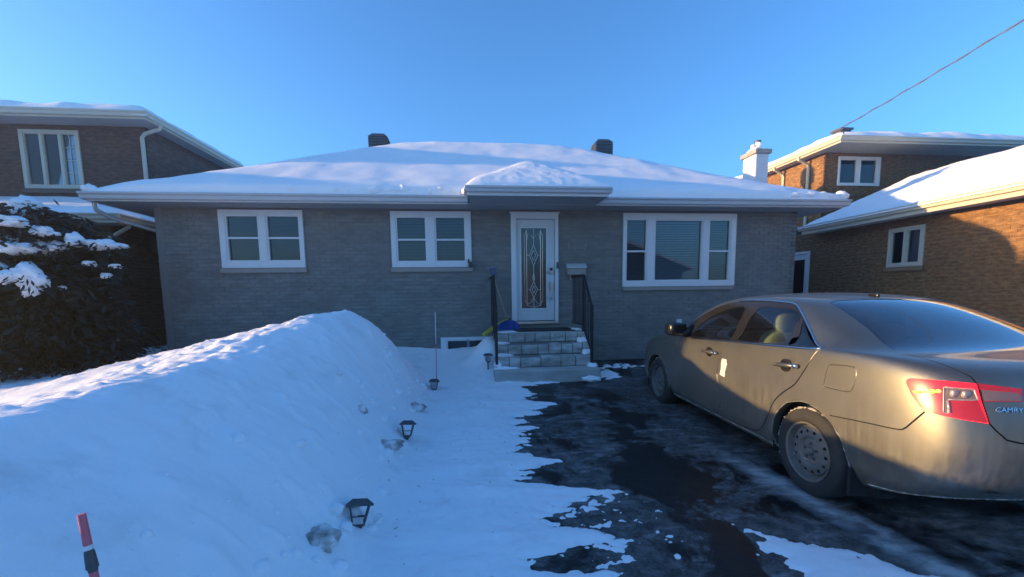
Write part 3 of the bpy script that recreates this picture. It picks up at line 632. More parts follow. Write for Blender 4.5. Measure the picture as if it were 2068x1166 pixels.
# chimney on the right side wall
c = MB(); c.box((6.955, 9.80, 0), (7.27, 10.27, 4.80)); ch = c.build('chimney', M['white'], house)
brs = MB()
for k in range(64):
    z = k*.075
    for y, w in ((9.80, None),):
        off = .0 if k % 2 else -.1
        for j in range(4):
            a = 9.80+off+j*.157; b = min(a+.15, 10.27); a = max(a, 9.80)
            if b-a > .03: brs.box((6.948, a, z), (6.955, b, z+.066))
        for j in range(3):
            a = 6.96+off*.7+j*.11; b = min(a+.104, 7.265); a = max(a, 6.96)
            if b-a > .03: brs.box((a, 9.793, z), (b, 9.80, z+.066))
tag(brs.build('brickwork', M['white'], ch), kind='stuff')
MB().box((6.90, 9.74, 4.80), (7.32, 10.33, 4.90)).build('chimney_cap', M['stone_sill'], ch, bevel=.01)
for x, hh in ((7.03, .17), (7.14, .24)):
    MB().tube([(x, 10.03, 4.9), (x, 10.03, 4.9+hh)], [.062, .055], 12).build('flue', M['white'], ch, smooth=40)
MB().tube([(7.14, 10.03, 5.14), (7.14, 10.03, 5.17)], .075, 12).build('flue_cap', M['dark_metal'], ch, smooth=40)
s = MB(); lump(s, (7.10, 10.02, 4.93), (.17, .22, .05), 4); lump(s, (6.98, 9.86, 4.92), (.06, .06, .04), 9); lump(s, (7.12, 9.95, 5.02), (.06, .05, .09), 2); tag(s.build('chimney_snow', M['snow'], ch, smooth=True), kind='stuff')
# louvred roof vents
for vx, vy, vz in ((-2.42, 13.1, 5.35), (4.22, 13.1, 5.35)):
    v = MB(); cx_, cy_ = vx, vy
    ring = lambda z, w: [(cx_-w, cy_-w, z), (cx_+w, cy_-w, z), (cx_+w, cy_+w, z), (cx_-w, cy_+w, z)]
    def taper(z0, w0, z1, w1): v.add(ring(z0, w0)+ring(z1, w1), [(3, 2, 1, 0), (4, 5, 6, 7), (0, 1, 5, 4), (1, 2, 6, 5), (2, 3, 7, 6), (3, 0, 4, 7)])
    taper(vz-.2, .17, vz+.34, .17)
    vent = v.build('roof_vent', M['dark_metal'], house); v = MB()
    for k in range(6): taper(vz+.34+k*.072, .27, vz+.34+k*.072+.066, .245 if k < 5 else .20)
    taper(vz+.77, .20, vz+.81, .16)
    v.build('louvre', M['dark_metal'], vent)

# ---------------------------------------------------------------- front steps, railings and things on them
steps = thing('front_steps', 'weathered grey stone front steps with snow in the corners', 'steps', (1.3, 7.2, .1))
M['step_slab'] = mat_brick('step_slab', [(.42, .40, .37), (.50, .475, .44), (.58, .56, .52)], scale=3, bump=.7, stain=.5)
M['step_stone'] = mat_brick('step_stone', [(.28, .265, .24), (.46, .44, .405), (.68, .665, .63)], scale=4.5, bump=.8, stain=.6)
st_m = MB(); st_m.box((.42, 6.75, .02), (2.20, 7.3, .295)); st_m.build('base_slab', M['step_slab'], steps, bevel=.03)
cxs = [(7.00, .295, .475, .45, 2.14), (7.28, .475, .66, .47, 2.15), (7.56, .66, .835, .49, 2.17)]
core = MB()
for i, (y, z0, z1, a, b) in enumerate(cxs):
    core.box((a+.01, y+.015, .05 if i == 0 else z0-.02), (b-.01, FY-.003-.001*i, z1-.012))
    xs_ = [a]
    while xs_[-1] < b-.12: xs_.append(min(xs_[-1]+rng.uniform(.17, .36), b))
    xs_[-1] = b
    for u0, u1 in zip(xs_, xs_[1:]):
        if u1-u0 < .05: continue
        d = rng.uniform(0, .012); hh = rng.uniform(-.008, .004)
        o = MB().box((u0+.006, y-d, z0+.006), (u1-.006, y+.27, z1-.008+hh)).build('stone', M['step_stone'], steps, bevel=.014)
core.build('mortar_core', M['mortar_grey'], steps)
MB().box((.50, 7.57, .828), (2.16, FY-.01, .848)).build('landing', M['step_slab'], steps)
s = MB()
for c, r in (((.62, 6.93, .30), (.20, .07, .035)), ((.60, 7.2, .48), (.15, .09, .04)), ((.60, 7.45, .665), (.13, .08, .03)), ((2.08, 7.22, .49), (.08, .07, .06)), ((2.06, 7.48, .67), (.09, .07, .07)), ((2.10, 6.93, .30), (.09, .10, .05)), ((.72, 7.62, .85), (.20, .07, .025)), ((2.02, 7.72, .86), (.10, .09, .03)), ((2.03, 6.7, .12), (.16, .06, .05)), ((.50, 7.05, .34), (.07, .1, .09))): lump(s, c, r, c[0]*5+c[1])
tag(s.build('snow_patch', M['snow'], steps, smooth=True), kind='stuff')
mat_ = tag(MB().box((.86, 7.60, .849), (1.98, 8.25, .866)).build('doormat', M['rubber'], None, bevel=.004), 'black rubber mat lying on the landing before the white door', 'doormat')
def railing(x, label, lean=0):
    r = thing('step_railing', label, 'railing', (x, 7.3, .3), group='black metal railings of the front steps')
    pts = [(x, FY-.03, 1.86), (x, 7.50, 1.86), (x, 6.99, 1.31)]
    for p0, p1 in ((pts[0], pts[1]), (pts[1], pts[2])): MB().tube([p0, p1], .022, 8).build('top_rail', M['black_metal'], r, smooth=40)
    lo = [(x, FY-.03, .96), (x, 7.58, .96), (x, 7.04, .56)]
    for p0, p1 in ((lo[0], lo[1]), (lo[1], lo[2])): MB().tube([p0, p1], .014, 6).build('bottom_rail', M['black_metal'], r, smooth=40)
    for y, z0, z1 in ((6.99, .29, 1.33), (7.52, .84, 1.87)): MB().box((x-.022, y-.022, z0), (x+.022, y+.022, z1)).build('post', M['black_metal'], r)
    y = 7.08
    while y < 8.36:
        zt = 1.86 if y > 7.5 else 1.31+(y-6.99)*(.55/.51); zb = .96 if y > 7.58 else .56+(y-7.04)*(.40/.54)
        if abs(y-7.52) > .05: MB().tube([(x, y, zb), (x, y, zt)], .009, 6).build('baluster', M['black_metal'], r)
        y += .10
    MB().box((x-.05, 6.94, .285), (x+.05, 7.04, .297)).build('foot_plate', M['black_metal'], r)
    return r
railing(.47, 'black metal step railing on the left of the stone steps')
railing(2.105, 'black metal step railing on the right below the mailbox')
mb_ = thing('mailbox', 'pale grey wall mailbox with lid beside the front door', 'mailbox', (2.19, FY, 1.9))
b = MB(); b.fbox(ff, U(2.005), U(2.375), 1.905, 2.03, .0, .11); b.build('box', M['stone_sill'], mb_, bevel=.008)
b = MB(); b.prism([ff(U(1.99), 2.032, .0), ff(U(1.99), 2.032, .135), ff(U(1.99), 2.06, .135), ff(U(1.99), 2.13, .02), ff(U(1.99), 2.13, 0)], (.40, 0, 0)); b.build('lid', M['gutter'], mb_, bevel=.005)
MB().tube([ff(U(2.07), 1.905, .03), ff(U(2.075), 1.84, .045), ff(U(2.08), 1.80, .03)], .008, 6).build('paper_hook', M['gutter'], mb_)
sh = thing('snow_shovel', 'blue snow shovel leaning on the landing beside the door', 'shovel', (.78, 8.0, .85))
v = []; nU, nV = 12, 8
for j in range(nV+1):
    for i in range(nU+1):
        a = i/nU-.5; t = j/nV; v.append((.785+a*(.42-.10*t**3), 7.98+.25*t+.05*(4*a*a)*-1+.02, .858+.17*t+.02*math.cos(a*6)*t))
b = MB(); b.add(v, [(j*(nU+1)+i, j*(nU+1)+i+1, (j+1)*(nU+1)+i+1, (j+1)*(nU+1)+i) for j in range(nV) for i in range(nU)]); o = b.build('blade', M['blue_plastic'], sh, smooth=True); m = o.modifiers.new('thick', 'SOLIDIFY'); m.thickness = .008
for k in (-.1, 0, .1): MB().tube([(.785+k, 7.985, .872), (.785+k, 8.2, 1.02)], .006, 6).build('rib', M['blue_plastic'], o)
MB().tube([(.78, 8.2, 1.0), (.66, 8.27, 1.42), (.515, 8.34, 1.92)], .013, 8).build('handle', M['wood'], sh, smooth=True)
MB().tube([(.515, 8.34, 1.90), (.49, 8.345, 1.93), (.455, 8.345, 2.03), (.56, 8.345, 2.045), (.55, 8.345, 1.95), (.515, 8.34, 1.90)], .013, 8).build('grip', M['blue_plastic'], sh, smooth=True)
ys_ = thing('snow_brush', 'yellow snow brush poking out past the left railing', 'brush', (.4, 7.8, .85))
MB().tube([(.29, 7.60, .80), (.44, 7.78, .90), (.62, 8.05, 1.0), (.80, 8.24, 1.06)], [.016, .016, .014, .013], 8).build('handle', M['yellow_plastic'], ys_, smooth=True)
b = MB(); b.superbox((.37, 7.68, .865), (.15, .035, .03), .4, rot=Matrix.Rotation(.75, 3, 'Z') @ Matrix.Rotation(-.45, 3, 'Y')); b.build('head', M['yellow_plastic'], ys_, smooth=True)
lampx = thing('wall_fixture', 'small dark gadget clamped to the lower corner of the middle window', 'gadget', (.07, FY-.06, 2.1))
b = MB(); b.fbox(ff, U(.03), U(.06), 2.15, 2.22, .045, .10); b.build('clamp', M['black_metal'], lampx); b = MB(); b.superbox(ff(U(.075), 2.12, .09), (.04, .04, .055), .6); b.build('head', M['lamp_plastic'], lampx, smooth=True)

# ---------------------------------------------------------------- left neighbour: two-storey brown brick house with a low front wing
lh = thing('brick_house', 'two storey brown brick house at left with low snowy front wing', 'house', (-12, 14, 0))
LY = 10.7
lf = frame((-19, LY, 0), (1, 0, 0), (0, -1, 0)); LU = lambda x: x+19
brick_wall(lh, (-19, LY, 0), (1, 0, 0), (0, -1, 0), 19-7.09, (3.0, 5.42), [(LU(-9.60), LU(-8.46), 4.04, 5.22)], M['brick_brown'], M['mortar_brown'])
brick_wall(lh, (-7.09, LY, 0), (0, 1, 0), (1, 0, 0), 9, (2.6, 5.42), [], M['brick_brown'], M['mortar_brown'])
brick_wall(lh, (-19, 19.7, 0), (0, -1, 0), (-1, 0, 0), 9, (0, 5.42), [], M['brick_brown'], M['mortar_brown'], bricks=False)
brick_wall(lh, (-7.09, 19.7, 0), (-1, 0, 0), (0, 1, 0), 19-7.09, (0, 5.42), [], M['brick_brown'], M['mortar_brown'], bricks=False)
w_ = sash_window(lh, lf, (LU(-9.63), LU(-8.44), 4.0, 5.25), [(LU(-9.53), LU(-9.25), 4.09, 5.16), (LU(-9.16), LU(-8.87), 4.09, 5.16), (LU(-8.78), LU(-8.54), 4.09, 5.16)], mat=M['cream'],
            sill=(LU(-9.68), LU(-8.40), 3.90, 3.994, .06), sill_mat=M['mortar_brown'], blind=M['blind_white'], d=.04, blind_step=.3, sub=.014)
mt = MB()
for z in (4.35, 4.62, 4.89): mt.fbox(lf, LU(-8.78), LU(-8.54), z-.006, z+.006, -.012, -.004)
mt.fbox(lf, LU(-8.668), LU(-8.652), 4.09, 5.16, -.0119, -.0041)
mt.build('muntin', M['cream'], w_)
LR = (-19.5, -6.75, 10.22, 20.2)
roof_hip(lh, LR, 5.45, .24)
s = MB(); s.box((LR[0], LR[2], 5.36), (LR[1], LY-.012, 5.375)); s.box((-7.078, LY-.012, 5.36), (LR[1], LR[3], 5.375)); s.build('soffit', M['soffit'], lh)
s = MB(); s.box((LR[0], LR[2]-.02, 5.35), (LR[1]+.02, LR[2], 5.47)); s.box((LR[1], LR[2], 5.35), (LR[1]+.02, LR[3], 5.47)); s.build('fascia', M['cream'], lh)
s = MB(); gutter(s, (LR[0], LR[2]-.02), (LR[1]+.10, LR[2]-.02), (0, -1), 5.50, .11, .09); gutter(s, (LR[1]+.02, LR[3]), (LR[1]+.02, LR[2]-.02), (1, 0), 5.50, .11, .09); s.build('gutter', M['cream'], lh)
snow_roof(lh, LR, 5.45, .24, T=.22, edge=.30, res=.14, seed=11, lump=.045, over=.08)
downspout(lh, [(-6.72, 10.62, 5.40), (-6.74, 10.64, 5.31), (-7.05, 10.63, 5.20), (-7.12, 10.63, 5.12), (-7.12, 10.63, 3.4)], M['cream'], .042)
# low wing (porch roof) in front
LW = (-19.5, -6.80, 9.22, 13.2)
brick_wall(lh, (-19, 9.66, 0), (1, 0, 0), (0, -1, 0), 19-7.25, (0, 3.12), [], M['brick_brown'], M['mortar_brown'], wallname='wing_wall')
brick_wall(lh, (-7.25, 9.66, 0), (0, 1, 0), (1, 0, 0), 3.3, (0, 3.12), [], M['brick_brown'], M['mortar_brown'], wallname='wing_wall')
def wing_f(X, Y): return 3.15 + .37*(-.12*np.log(np.exp(-(Y-LW[2])/.12)+np.exp(-(LW[1]-X)*1.0/.12)))
b = MB(); b.add([(LW[0], LW[2], 3.13), (LW[1], LW[2], 3.13), (LW[1], LW[3], 3.13), (LW[0], LW[3], 3.13), (LW[0], 10.69, 3.68), (-7.10, 10.69, 3.24)], [(3, 2, 1, 0), (0, 1, 5, 4), (1, 2, 5)]); b.build('wing_roof', M['shingle'], lh)
snow_roof(lh, LW, 3.15, .37, T=.15, edge=.22, res=.11, seed=21, lump=.03, func=wing_f, over=.07)
s = MB(); s.box((LW[0], LW[2]-.02, 3.03), (LW[1]+.02, LW[2], 3.16)); s.box((LW[1], LW[2], 3.03), (LW[1]+.02, LW[3], 3.16)); s.build('fascia', M['cream'], lh)
s = MB(); gutter(s, (LW[0], LW[2]-.02), (LW[1]+.10, LW[2]-.02), (0, -1), 3.20, .11, .10); gutter(s, (LW[1]+.02, LW[3]), (LW[1]+.02, LW[2]-.02), (1, 0), 3.20, .11, .10); s.build('gutter', M['cream'], lh)
s = MB(); s.box((LW[0], LW[2], 3.04), (LW[1], 9.64, 3.055)); s.build('soffit', M['soffit'], lh)
downspout(lh, [(-6.80, 9.55, 3.10), (-6.82, 9.56, 3.0), (-7.2, 9.55, 2.78), (-7.28, 9.56, 2.68), (-7.28, 9.56, .3)], M['cream'], .04)

# garage-shaped block added outside the frame to shade the evergreen and lower roof
b = MB(); b.box((-15.9, 6.4, 0), (-9.95, 9.64, 3.1)); b.prism([(-15.9, 6.4, 3.1), (-9.95, 6.4, 3.1), (-12.5, 6.4, 4.55)], (0, 3.24, 0)); b.build('shade_block_wall', M['brick_brown'], lh)
b = MB(); b.prism([(-16.1, 6.2, 3.05), (-12.5, 6.2, 4.62), (-9.7, 6.2, 3.05), (-9.7, 6.2, 3.15), (-12.5, 6.2, 4.72), (-16.1, 6.2, 3.15)], (0, 3.44, 0)); b.build('shade_block_roof', M['shingle'], lh)
b = MB(); b.prism([(-16.15, 6.16, 3.152), (-12.5, 6.16, 4.722), (-9.65, 6.16, 3.152), (-9.65, 6.16, 3.28), (-12.5, 6.16, 4.85), (-16.15, 6.16, 3.28)], (0, 3.5, 0)); b.build('shade_block_snow', M['snow'], lh)

# ---------------------------------------------------------------- right neighbour: brick house with a gabled wing along the driveway
rh = thing('brick_house', 'two storey tan brick house at right with long snowy gabled wing', 'house', (13, 10, 0))
wf_ = frame((9.5, 12.4, 0), (0, -1, 0), (-1, 0, 0)); WU = lambda y: 12.4-y
wh = [(WU(8.70), WU(8.00), 2.05, 2.84), (WU(11.75), WU(10.92), 0, 2.62)]
brick_wall(rh, (9.5, 12.4, 0), (0, -1, 0), (-1, 0, 0), 9.0, (0, 3.14), wh, M['brick_tan'], M['mortar_tan'], 300, wallname='wing_wall',
           prefer=lambda p: abs(p.y-6.6)+abs(p.z-2.3)*.7)
sash_window(rh, wf_, (WU(8.73), WU(7.97), 2.02, 2.87), [(WU(8.64), WU(8.41), 2.11, 2.78), (WU(8.30), WU(8.07), 2.11, 2.78)], mat=M['cream'], d=.035, sill=(WU(8.78), WU(7.93), 1.93, 2.014, .05), sill_mat=M['mortar_tan'])
d = MB(); rect_ring(d, wf_, WU(11.75), WU(10.92), 0, 2.62, .06, -.08, .03); fr_ = d.build('door_frame', M['white_trim'], rh)
d = MB(); 
for q in split_rects(.71, (.05, 2.56), [(.14, .57, 1.0, 2.40)]): d.fbox(wf_, WU(11.69)+q[0], WU(11.69)+q[1], q[2], q[3], -.05, -.01)
dr_ = d.build('door', M['white'], rh); MB().fbox(wf_, WU(11.69)+.14, WU(11.69)+.57, 1.0, 2.4, -.035, -.03).build('pane', M['pane'], dr_); MB().fbox(wf_, WU(11.69), WU(10.98), .05, 2.56, -.3, -.28).build('room_wall', M['dark_room'], dr_)
WR = (8.97, 17.4, 3.0, 10.75); RX = 12.6; WS = .435
gz_f = lambda X, Y: 3.185 + WS*(RX-9.07) - WS*(np.sqrt((X-RX)**2+.06)-.01)
# gable end wall and roof slab
b = MB(); b.prism([(9.5, 10.60, 3.0), (16.9, 10.60, 3.0), (16.9, 10.60, 3.35), (RX, 10.60, 4.57), (9.5, 10.60, 3.25)], (0, .15, 0)); b.build('gable_wall', M['brick_tan'], rh)
b = MB(); b.add([(9.07, 3.0, 3.18), (RX, 3.0, 4.69), (17.4, 3.0, 3.18), (9.07, 10.75, 3.18), (RX, 10.75, 4.69), (17.4, 10.75, 3.18), (9.07, 3.0, 3.08), (RX, 3.0, 4.59), (17.4, 3.0, 3.08), (9.07, 10.75, 3.08), (RX, 10.75, 4.59), (17.4, 10.75, 3.08)],
    [(0, 1, 4, 3), (1, 2, 5, 4), (9, 10, 7, 6), (10, 11, 8, 7), (0, 3, 9, 6), (2, 8, 11, 5), (0, 6, 7, 1), (1, 7, 8, 2), (3, 4, 10, 9), (4, 5, 11, 10)]); b.build('wing_roof', M['shingle'], rh)
snow_roof(rh, WR, 3.2, WS, T=.11, edge=.26, res=.10, seed=31, lump=.03, func=lambda X, Y: gz_f(np.clip(X, 9.07, 17.4), Y), over=.03)
s = MB(); s.box((9.05, 3.0, 3.03), (9.07, 10.75, 3.19)); s.build('fascia', M['cream_gutter'], rh)
s = MB(); gutter(s, (9.05, 10.8), (9.05, 3.0), (-1, 0), 3.235, .12, .11); s.build('gutter', M['cream_gutter'], rh)
s = MB(); s.box((9.07, 3.0, 3.05), (9.488, 10.75, 3.065)); s.build('soffit', M['cream'], rh)
s = MB(); s.box((9.45, 10.8, 3.14), (10.8, 12.4, 3.24)); s.build('back_roof', M['shingle'], rh)
# two-storey block
RB = frame((10.713, 12.0, 0), (1, 0, 0), (0, -1, 0)); RU = lambda x: x-10.713
brick_wall(rh, (10.713, 12.0, 0), (1, 0, 0), (0, -1, 0), 9.3, (3.1, 5.66), [(RU(11.17), RU(12.50), 4.68, 5.46), (RU(14.95), RU(16.25), 4.5, 5.34)], M['brick_tan'], M['mortar_tan'])
brick_wall(rh, (10.713, 20, 0), (0, -1, 0), (-1, 0, 0), 8, (0, 5.66), [], M['brick_tan'], M['mortar_tan'])
brick_wall(rh, (20, 12.0, 0), (0, 1, 0), (1, 0, 0), 8, (0, 5.66), [], M['brick_tan'], M['mortar_tan'], bricks=False)
brick_wall(rh, (20, 20.0, 0), (-1, 0, 0), (0, 1, 0), 9.3, (0, 5.66), [], M['brick_tan'], M['mortar_tan'], bricks=False)
sash_window(rh, RB, (RU(11.14), RU(12.53), 4.65, 5.50), [(RU(11.22), RU(11.72), 4.74, 5.40), (RU(11.89), RU(12.39), 4.74, 5.40)], d=.04, blind=M['blind_grey'], blind_step=.3)
sash_window(rh, RB, (RU(14.92), RU(16.28), 4.47, 5.37), [(RU(15.02), RU(15.5), 4.57, 5.27), (RU(15.7), RU(16.18), 4.57, 5.27)], d=.04, blind=M['blind_grey'], blind_step=.3)
R2 = (10.36, 20.5, 11.10, 20.6)
roof_hip(rh, R2, 5.68, .30)
s = MB(); s.box((R2[0], R2[2], 5.60), (R2[1], 11.988, 5.615)); s.box((R2[0], 11.988, 5.60), (10.70, R2[3], 5.615)); s.build('soffit', M['cream'], rh)
s = MB(); s.box((R2[0]-.02, R2[2]-.02, 5.58), (R2[1], R2[2], 5.71)); s.box((R2[0]-.02, R2[2], 5.58), (R2[0], R2[3], 5.71)); s.build('fascia', M['cream_gutter'], rh)
s = MB(); gutter(s, (R2[0]-.09, R2[2]-.02), (R2[1], R2[2]-.02), (0, -1), 5.74, .11, .10); gutter(s, (R2[0]-.02, R2[3]), (R2[0]-.02, R2[2]-.02), (-1, 0), 5.74, .11, .10); s.build('gutter', M['cream_gutter'], rh)
snow_roof(rh, R2, 5.68, .30, T=.26, edge=.5, res=.13, seed=41, lump=.05, over=.05)
for y in (12.55, 13.6): downspout(rh, [(10.30, y, 5.66), (10.32, y, 5.55), (10.62, y, 5.42), (10.66, y, 5.32), (10.66, y, 3.5), (10.60, y, 3.4), (10.3, y, 3.3)], M['cream_gutter'], .045)
MB().box((12.0, 12.9, 6.0), (12.36, 13.2, 6.62)).build('roof_vent', M['dark_metal'], rh); MB().box((11.95, 12.85, 6.62), (12.41, 13.25, 6.68)).build('vent_cap', M['dark_metal'], rh)
# bracket of the overhead service on the eave
MB().tube([(10.4, 11.05, 5.78), (10.3, 11.02, 5.86), (10.25, 11.0, 5.92)], .012, 6).build('service_bracket', M['cable'], rh, smooth=True)

# ---------------------------------------------------------------- house across the street (seen only in the window reflections)
oh = thing('bungalow', 'bungalow with snowy gable roof across the street mirrored in the picture window', 'house', (15, -20, 0))
b = MB(); b.box((5, -28, -.2), (19, -19, 3.4)); b.build('wall', M['brick_grey'], oh)
b = MB(); b.prism([(4.4, -18.5, 3.4), (19.6, -18.5, 3.4), (12, -18.5, 6.4)], (0, -10, 0)); b.build('roof', M['shingle'], oh)
b = MB(); b.prism([(4.3, -18.4, 3.45), (12, -18.4, 6.47), (19.7, -18.4, 3.45), (19.7, -18.4, 3.65), (12, -18.4, 6.72), (4.3, -18.4, 3.65)], (0, -10.2, 0)); b.build('roof_snow', M['snow'], oh)

# ---------------------------------------------------------------- snow-laden evergreen at the left
tr = thing('evergreen_tree', 'dark evergreen tree loaded with snow pads before the left house', 'tree', (-6.6, 7.3, .4))
tk = MB(); tk.tube([(-6.62, 7.3, .3), (-6.58, 7.28, 1.0), (-6.64, 7.32, 1.8), (-6.6, 7.3, 2.9)], [.075, .06, .045, .015], 10); trunk = tk.build('trunk', M['bark'], tr, smooth=True)
tk = MB(); tk.tube([(-6.6, 7.28, 1.15), (-6.42, 7.1, 1.45), (-6.2, 6.95, 1.75)], [.03, .025, .012], 7); tk.build('limb', M['bark'], trunk, smooth=True)
def mat_leaf():
    t = NT('evergreen_needles'); n = t.noise(t.pos(), 6, 4); c = t.ramp(n, [(.3, (.006, .014, .016)), (.55, (.012, .026, .026)), (.75, (.024, .040, .034))]); t.base(c, .7, 0, .3); return t.m
M['needles'] = mat_leaf()
fol = MB(); pads = []
def spray(c, d, L, w):
    d = Vector(d).normalized(); s_ = d.cross(Vector((0, 0, 1))); s_ = s_.normalized() if s_.length > .01 else Vector((1, 0, 0)); u_ = s_.cross(d)
    a = random.uniform(0, math.pi); s2 = s_*math.cos(a)+u_*math.sin(a); c = Vector(c)
    fol.add([c-s2*w*.25, c+d*L*.5-s2*w, c+d*L, c+d*L*.5+s2*w, c+s2*w*.25], [(0, 1, 2, 3, 4)])
for br in range(150):
    z = .55 + 2.2*(br/150)**.9; az = br*2.4+random.uniform(-.4, .4); Rr_ = (1.25*(1-((z-.5)/2.7)**2*.55))*random.uniform(.65, 1.1)
    st = Vector((-6.6, 7.3, z)); dirv = Vector((math.cos(az), math.sin(az), 0))
    if st.x + dirv.x*Rr_ > -5.2: Rr_ *= .9
    if st.y + dirv.y*Rr_ > 8.6: Rr_ *= .85
    for k in range(110):
        t = random.uniform(.12, 1); q = st + dirv*Rr_*t + Vector((0, 0, .16*math.sin(t*3)-.34*t*t)) + Vector((random.gauss(0, .10), random.gauss(0, .10), random.gauss(0, .07)))
        d = dirv*random.uniform(.3, 1) + Vector((random.gauss(0, .5), random.gauss(0, .5), random.uniform(-.9, .2)))
        spray(q, d, random.uniform(.10, .20), random.uniform(.016, .034))
for k in range(900):   # dense inner twigs near the trunk
    z = random.uniform(.5, 2.6); a = random.uniform(0, 6.3); R_ = random.uniform(.05, .95)*(1-((z-.5)/2.9)**2*.6)
    spray((-6.6+R_*math.cos(a), 7.3+R_*math.sin(a), z), (math.cos(a), math.sin(a), random.uniform(-.8, .3)), random.uniform(.2, .36), random.uniform(.04, .075))
pdr = random.Random(31)
def pad(c, r, seed):
    b = MB(); lump(b, c, (r[0]*.75, r[1]*.75, r[2]), seed)
    for k in range(5):
        q = (c[0]+r[0]*pdr.uniform(-.75, .75), c[1]+r[1]*pdr.uniform(-.75, .6), c[2]-r[2]*pdr.uniform(.0, .7)); s_ = pdr.uniform(.25, .55)
        lump(b, q, (r[0]*s_, r[1]*s_, max(r[2]*s_, .03)), seed+k*2.3)
    b.build('snow_pad', M['snow'], tr, smooth=True)
    for k in range(int(260*r[0])+8):
        a = pdr.uniform(0, 6.28); R_ = pdr.uniform(.5, 1.15); spray((c[0]+r[0]*R_*math.cos(a), c[1]+r[1]*R_*math.sin(a), c[2]-r[2]*pdr.uniform(-.2, .9)), (math.cos(a), math.sin(a), pdr.uniform(-1.2, .1)), pdr.uniform(.08, .17), pdr.uniform(.01, .022))
PADS = [((-6.75, 6.75, 2.55), (.38, .40, .17)), ((-6.45, 6.9, 2.30), (.42, .38, .14)), ((-6.9, 6.7, 2.25), (.30, .3, .15)), ((-6.15, 6.95, 2.30), (.26, .24, .09)), ((-5.95, 7.0, 2.33), (.17, .2, .06)), ((-5.75, 7.0, 2.42), (.13, .15, .075)),
        ((-5.48, 7.1, 2.36), (.25, .2, .065)), ((-6.38, 6.45, 1.98), (.20, .2, .12)), ((-5.92, 6.45, 1.86), (.19, .2, .14)), ((-5.85, 6.45, 1.80), (.10, .12, .13)), ((-6.62, 6.4, 1.92), (.10, .1, .06)), ((-5.6, 7.0, 2.08), (.10, .08, .03)), ((-5.42, 7.05, 1.9), (.09, .07, .03)),
        ((-6.6, 7.3, 2.92), (.22, .22, .15)), ((-6.0, 6.8, 2.52), (.14, .14, .06)), ((-6.2, 6.6, 2.62), (.2, .2, .06)), ((-5.3, 7.1, 2.05), (.07, .07, .02)), ((-5.75, 6.7, 1.72), (.05, .05, .02)), ((-6.05, 6.5, 1.62), (.04, .04, .02)), ((-7.05, 6.6, 1.9), (.2, .2, .07)), ((-7.3, 6.9, 2.3), (.35, .3, .12)), ((-6.9, 7.6, 2.6), (.3, .3, .1))]
for i, (c, r) in enumerate(PADS): pad(c, (r[0]*1.05, r[1]*1.05, r[2]*1.25), i*5.1)
crown = fol.build('crown', M['needles'], tr)

# ---------------------------------------------------------------- overhead service cable
A_, B_ = Vector((10.25, 11.0, 5.92)), Vector((7.4, -0.3, 6.15))
def sagline(a, b, n, sag): return [a.lerp(b, i/n)-Vector((0, 0, sag*4*(i/n)*(1-i/n))) for i in range(n+1)]
base_l = sagline(A_, B_, 60, .16)
cb = MB(); cb.tube(base_l, .011, 6)
cb.tube([p + Vector((.016*math.cos(i*1.3), 0, .016*math.sin(i*1.3))) for i, p in enumerate(base_l)], .009, 6)
tag(cb.build('overhead_cable', M['cable'], None, smooth=True), 'twisted grey overhead service cable running to the eave of the right house', 'cable')

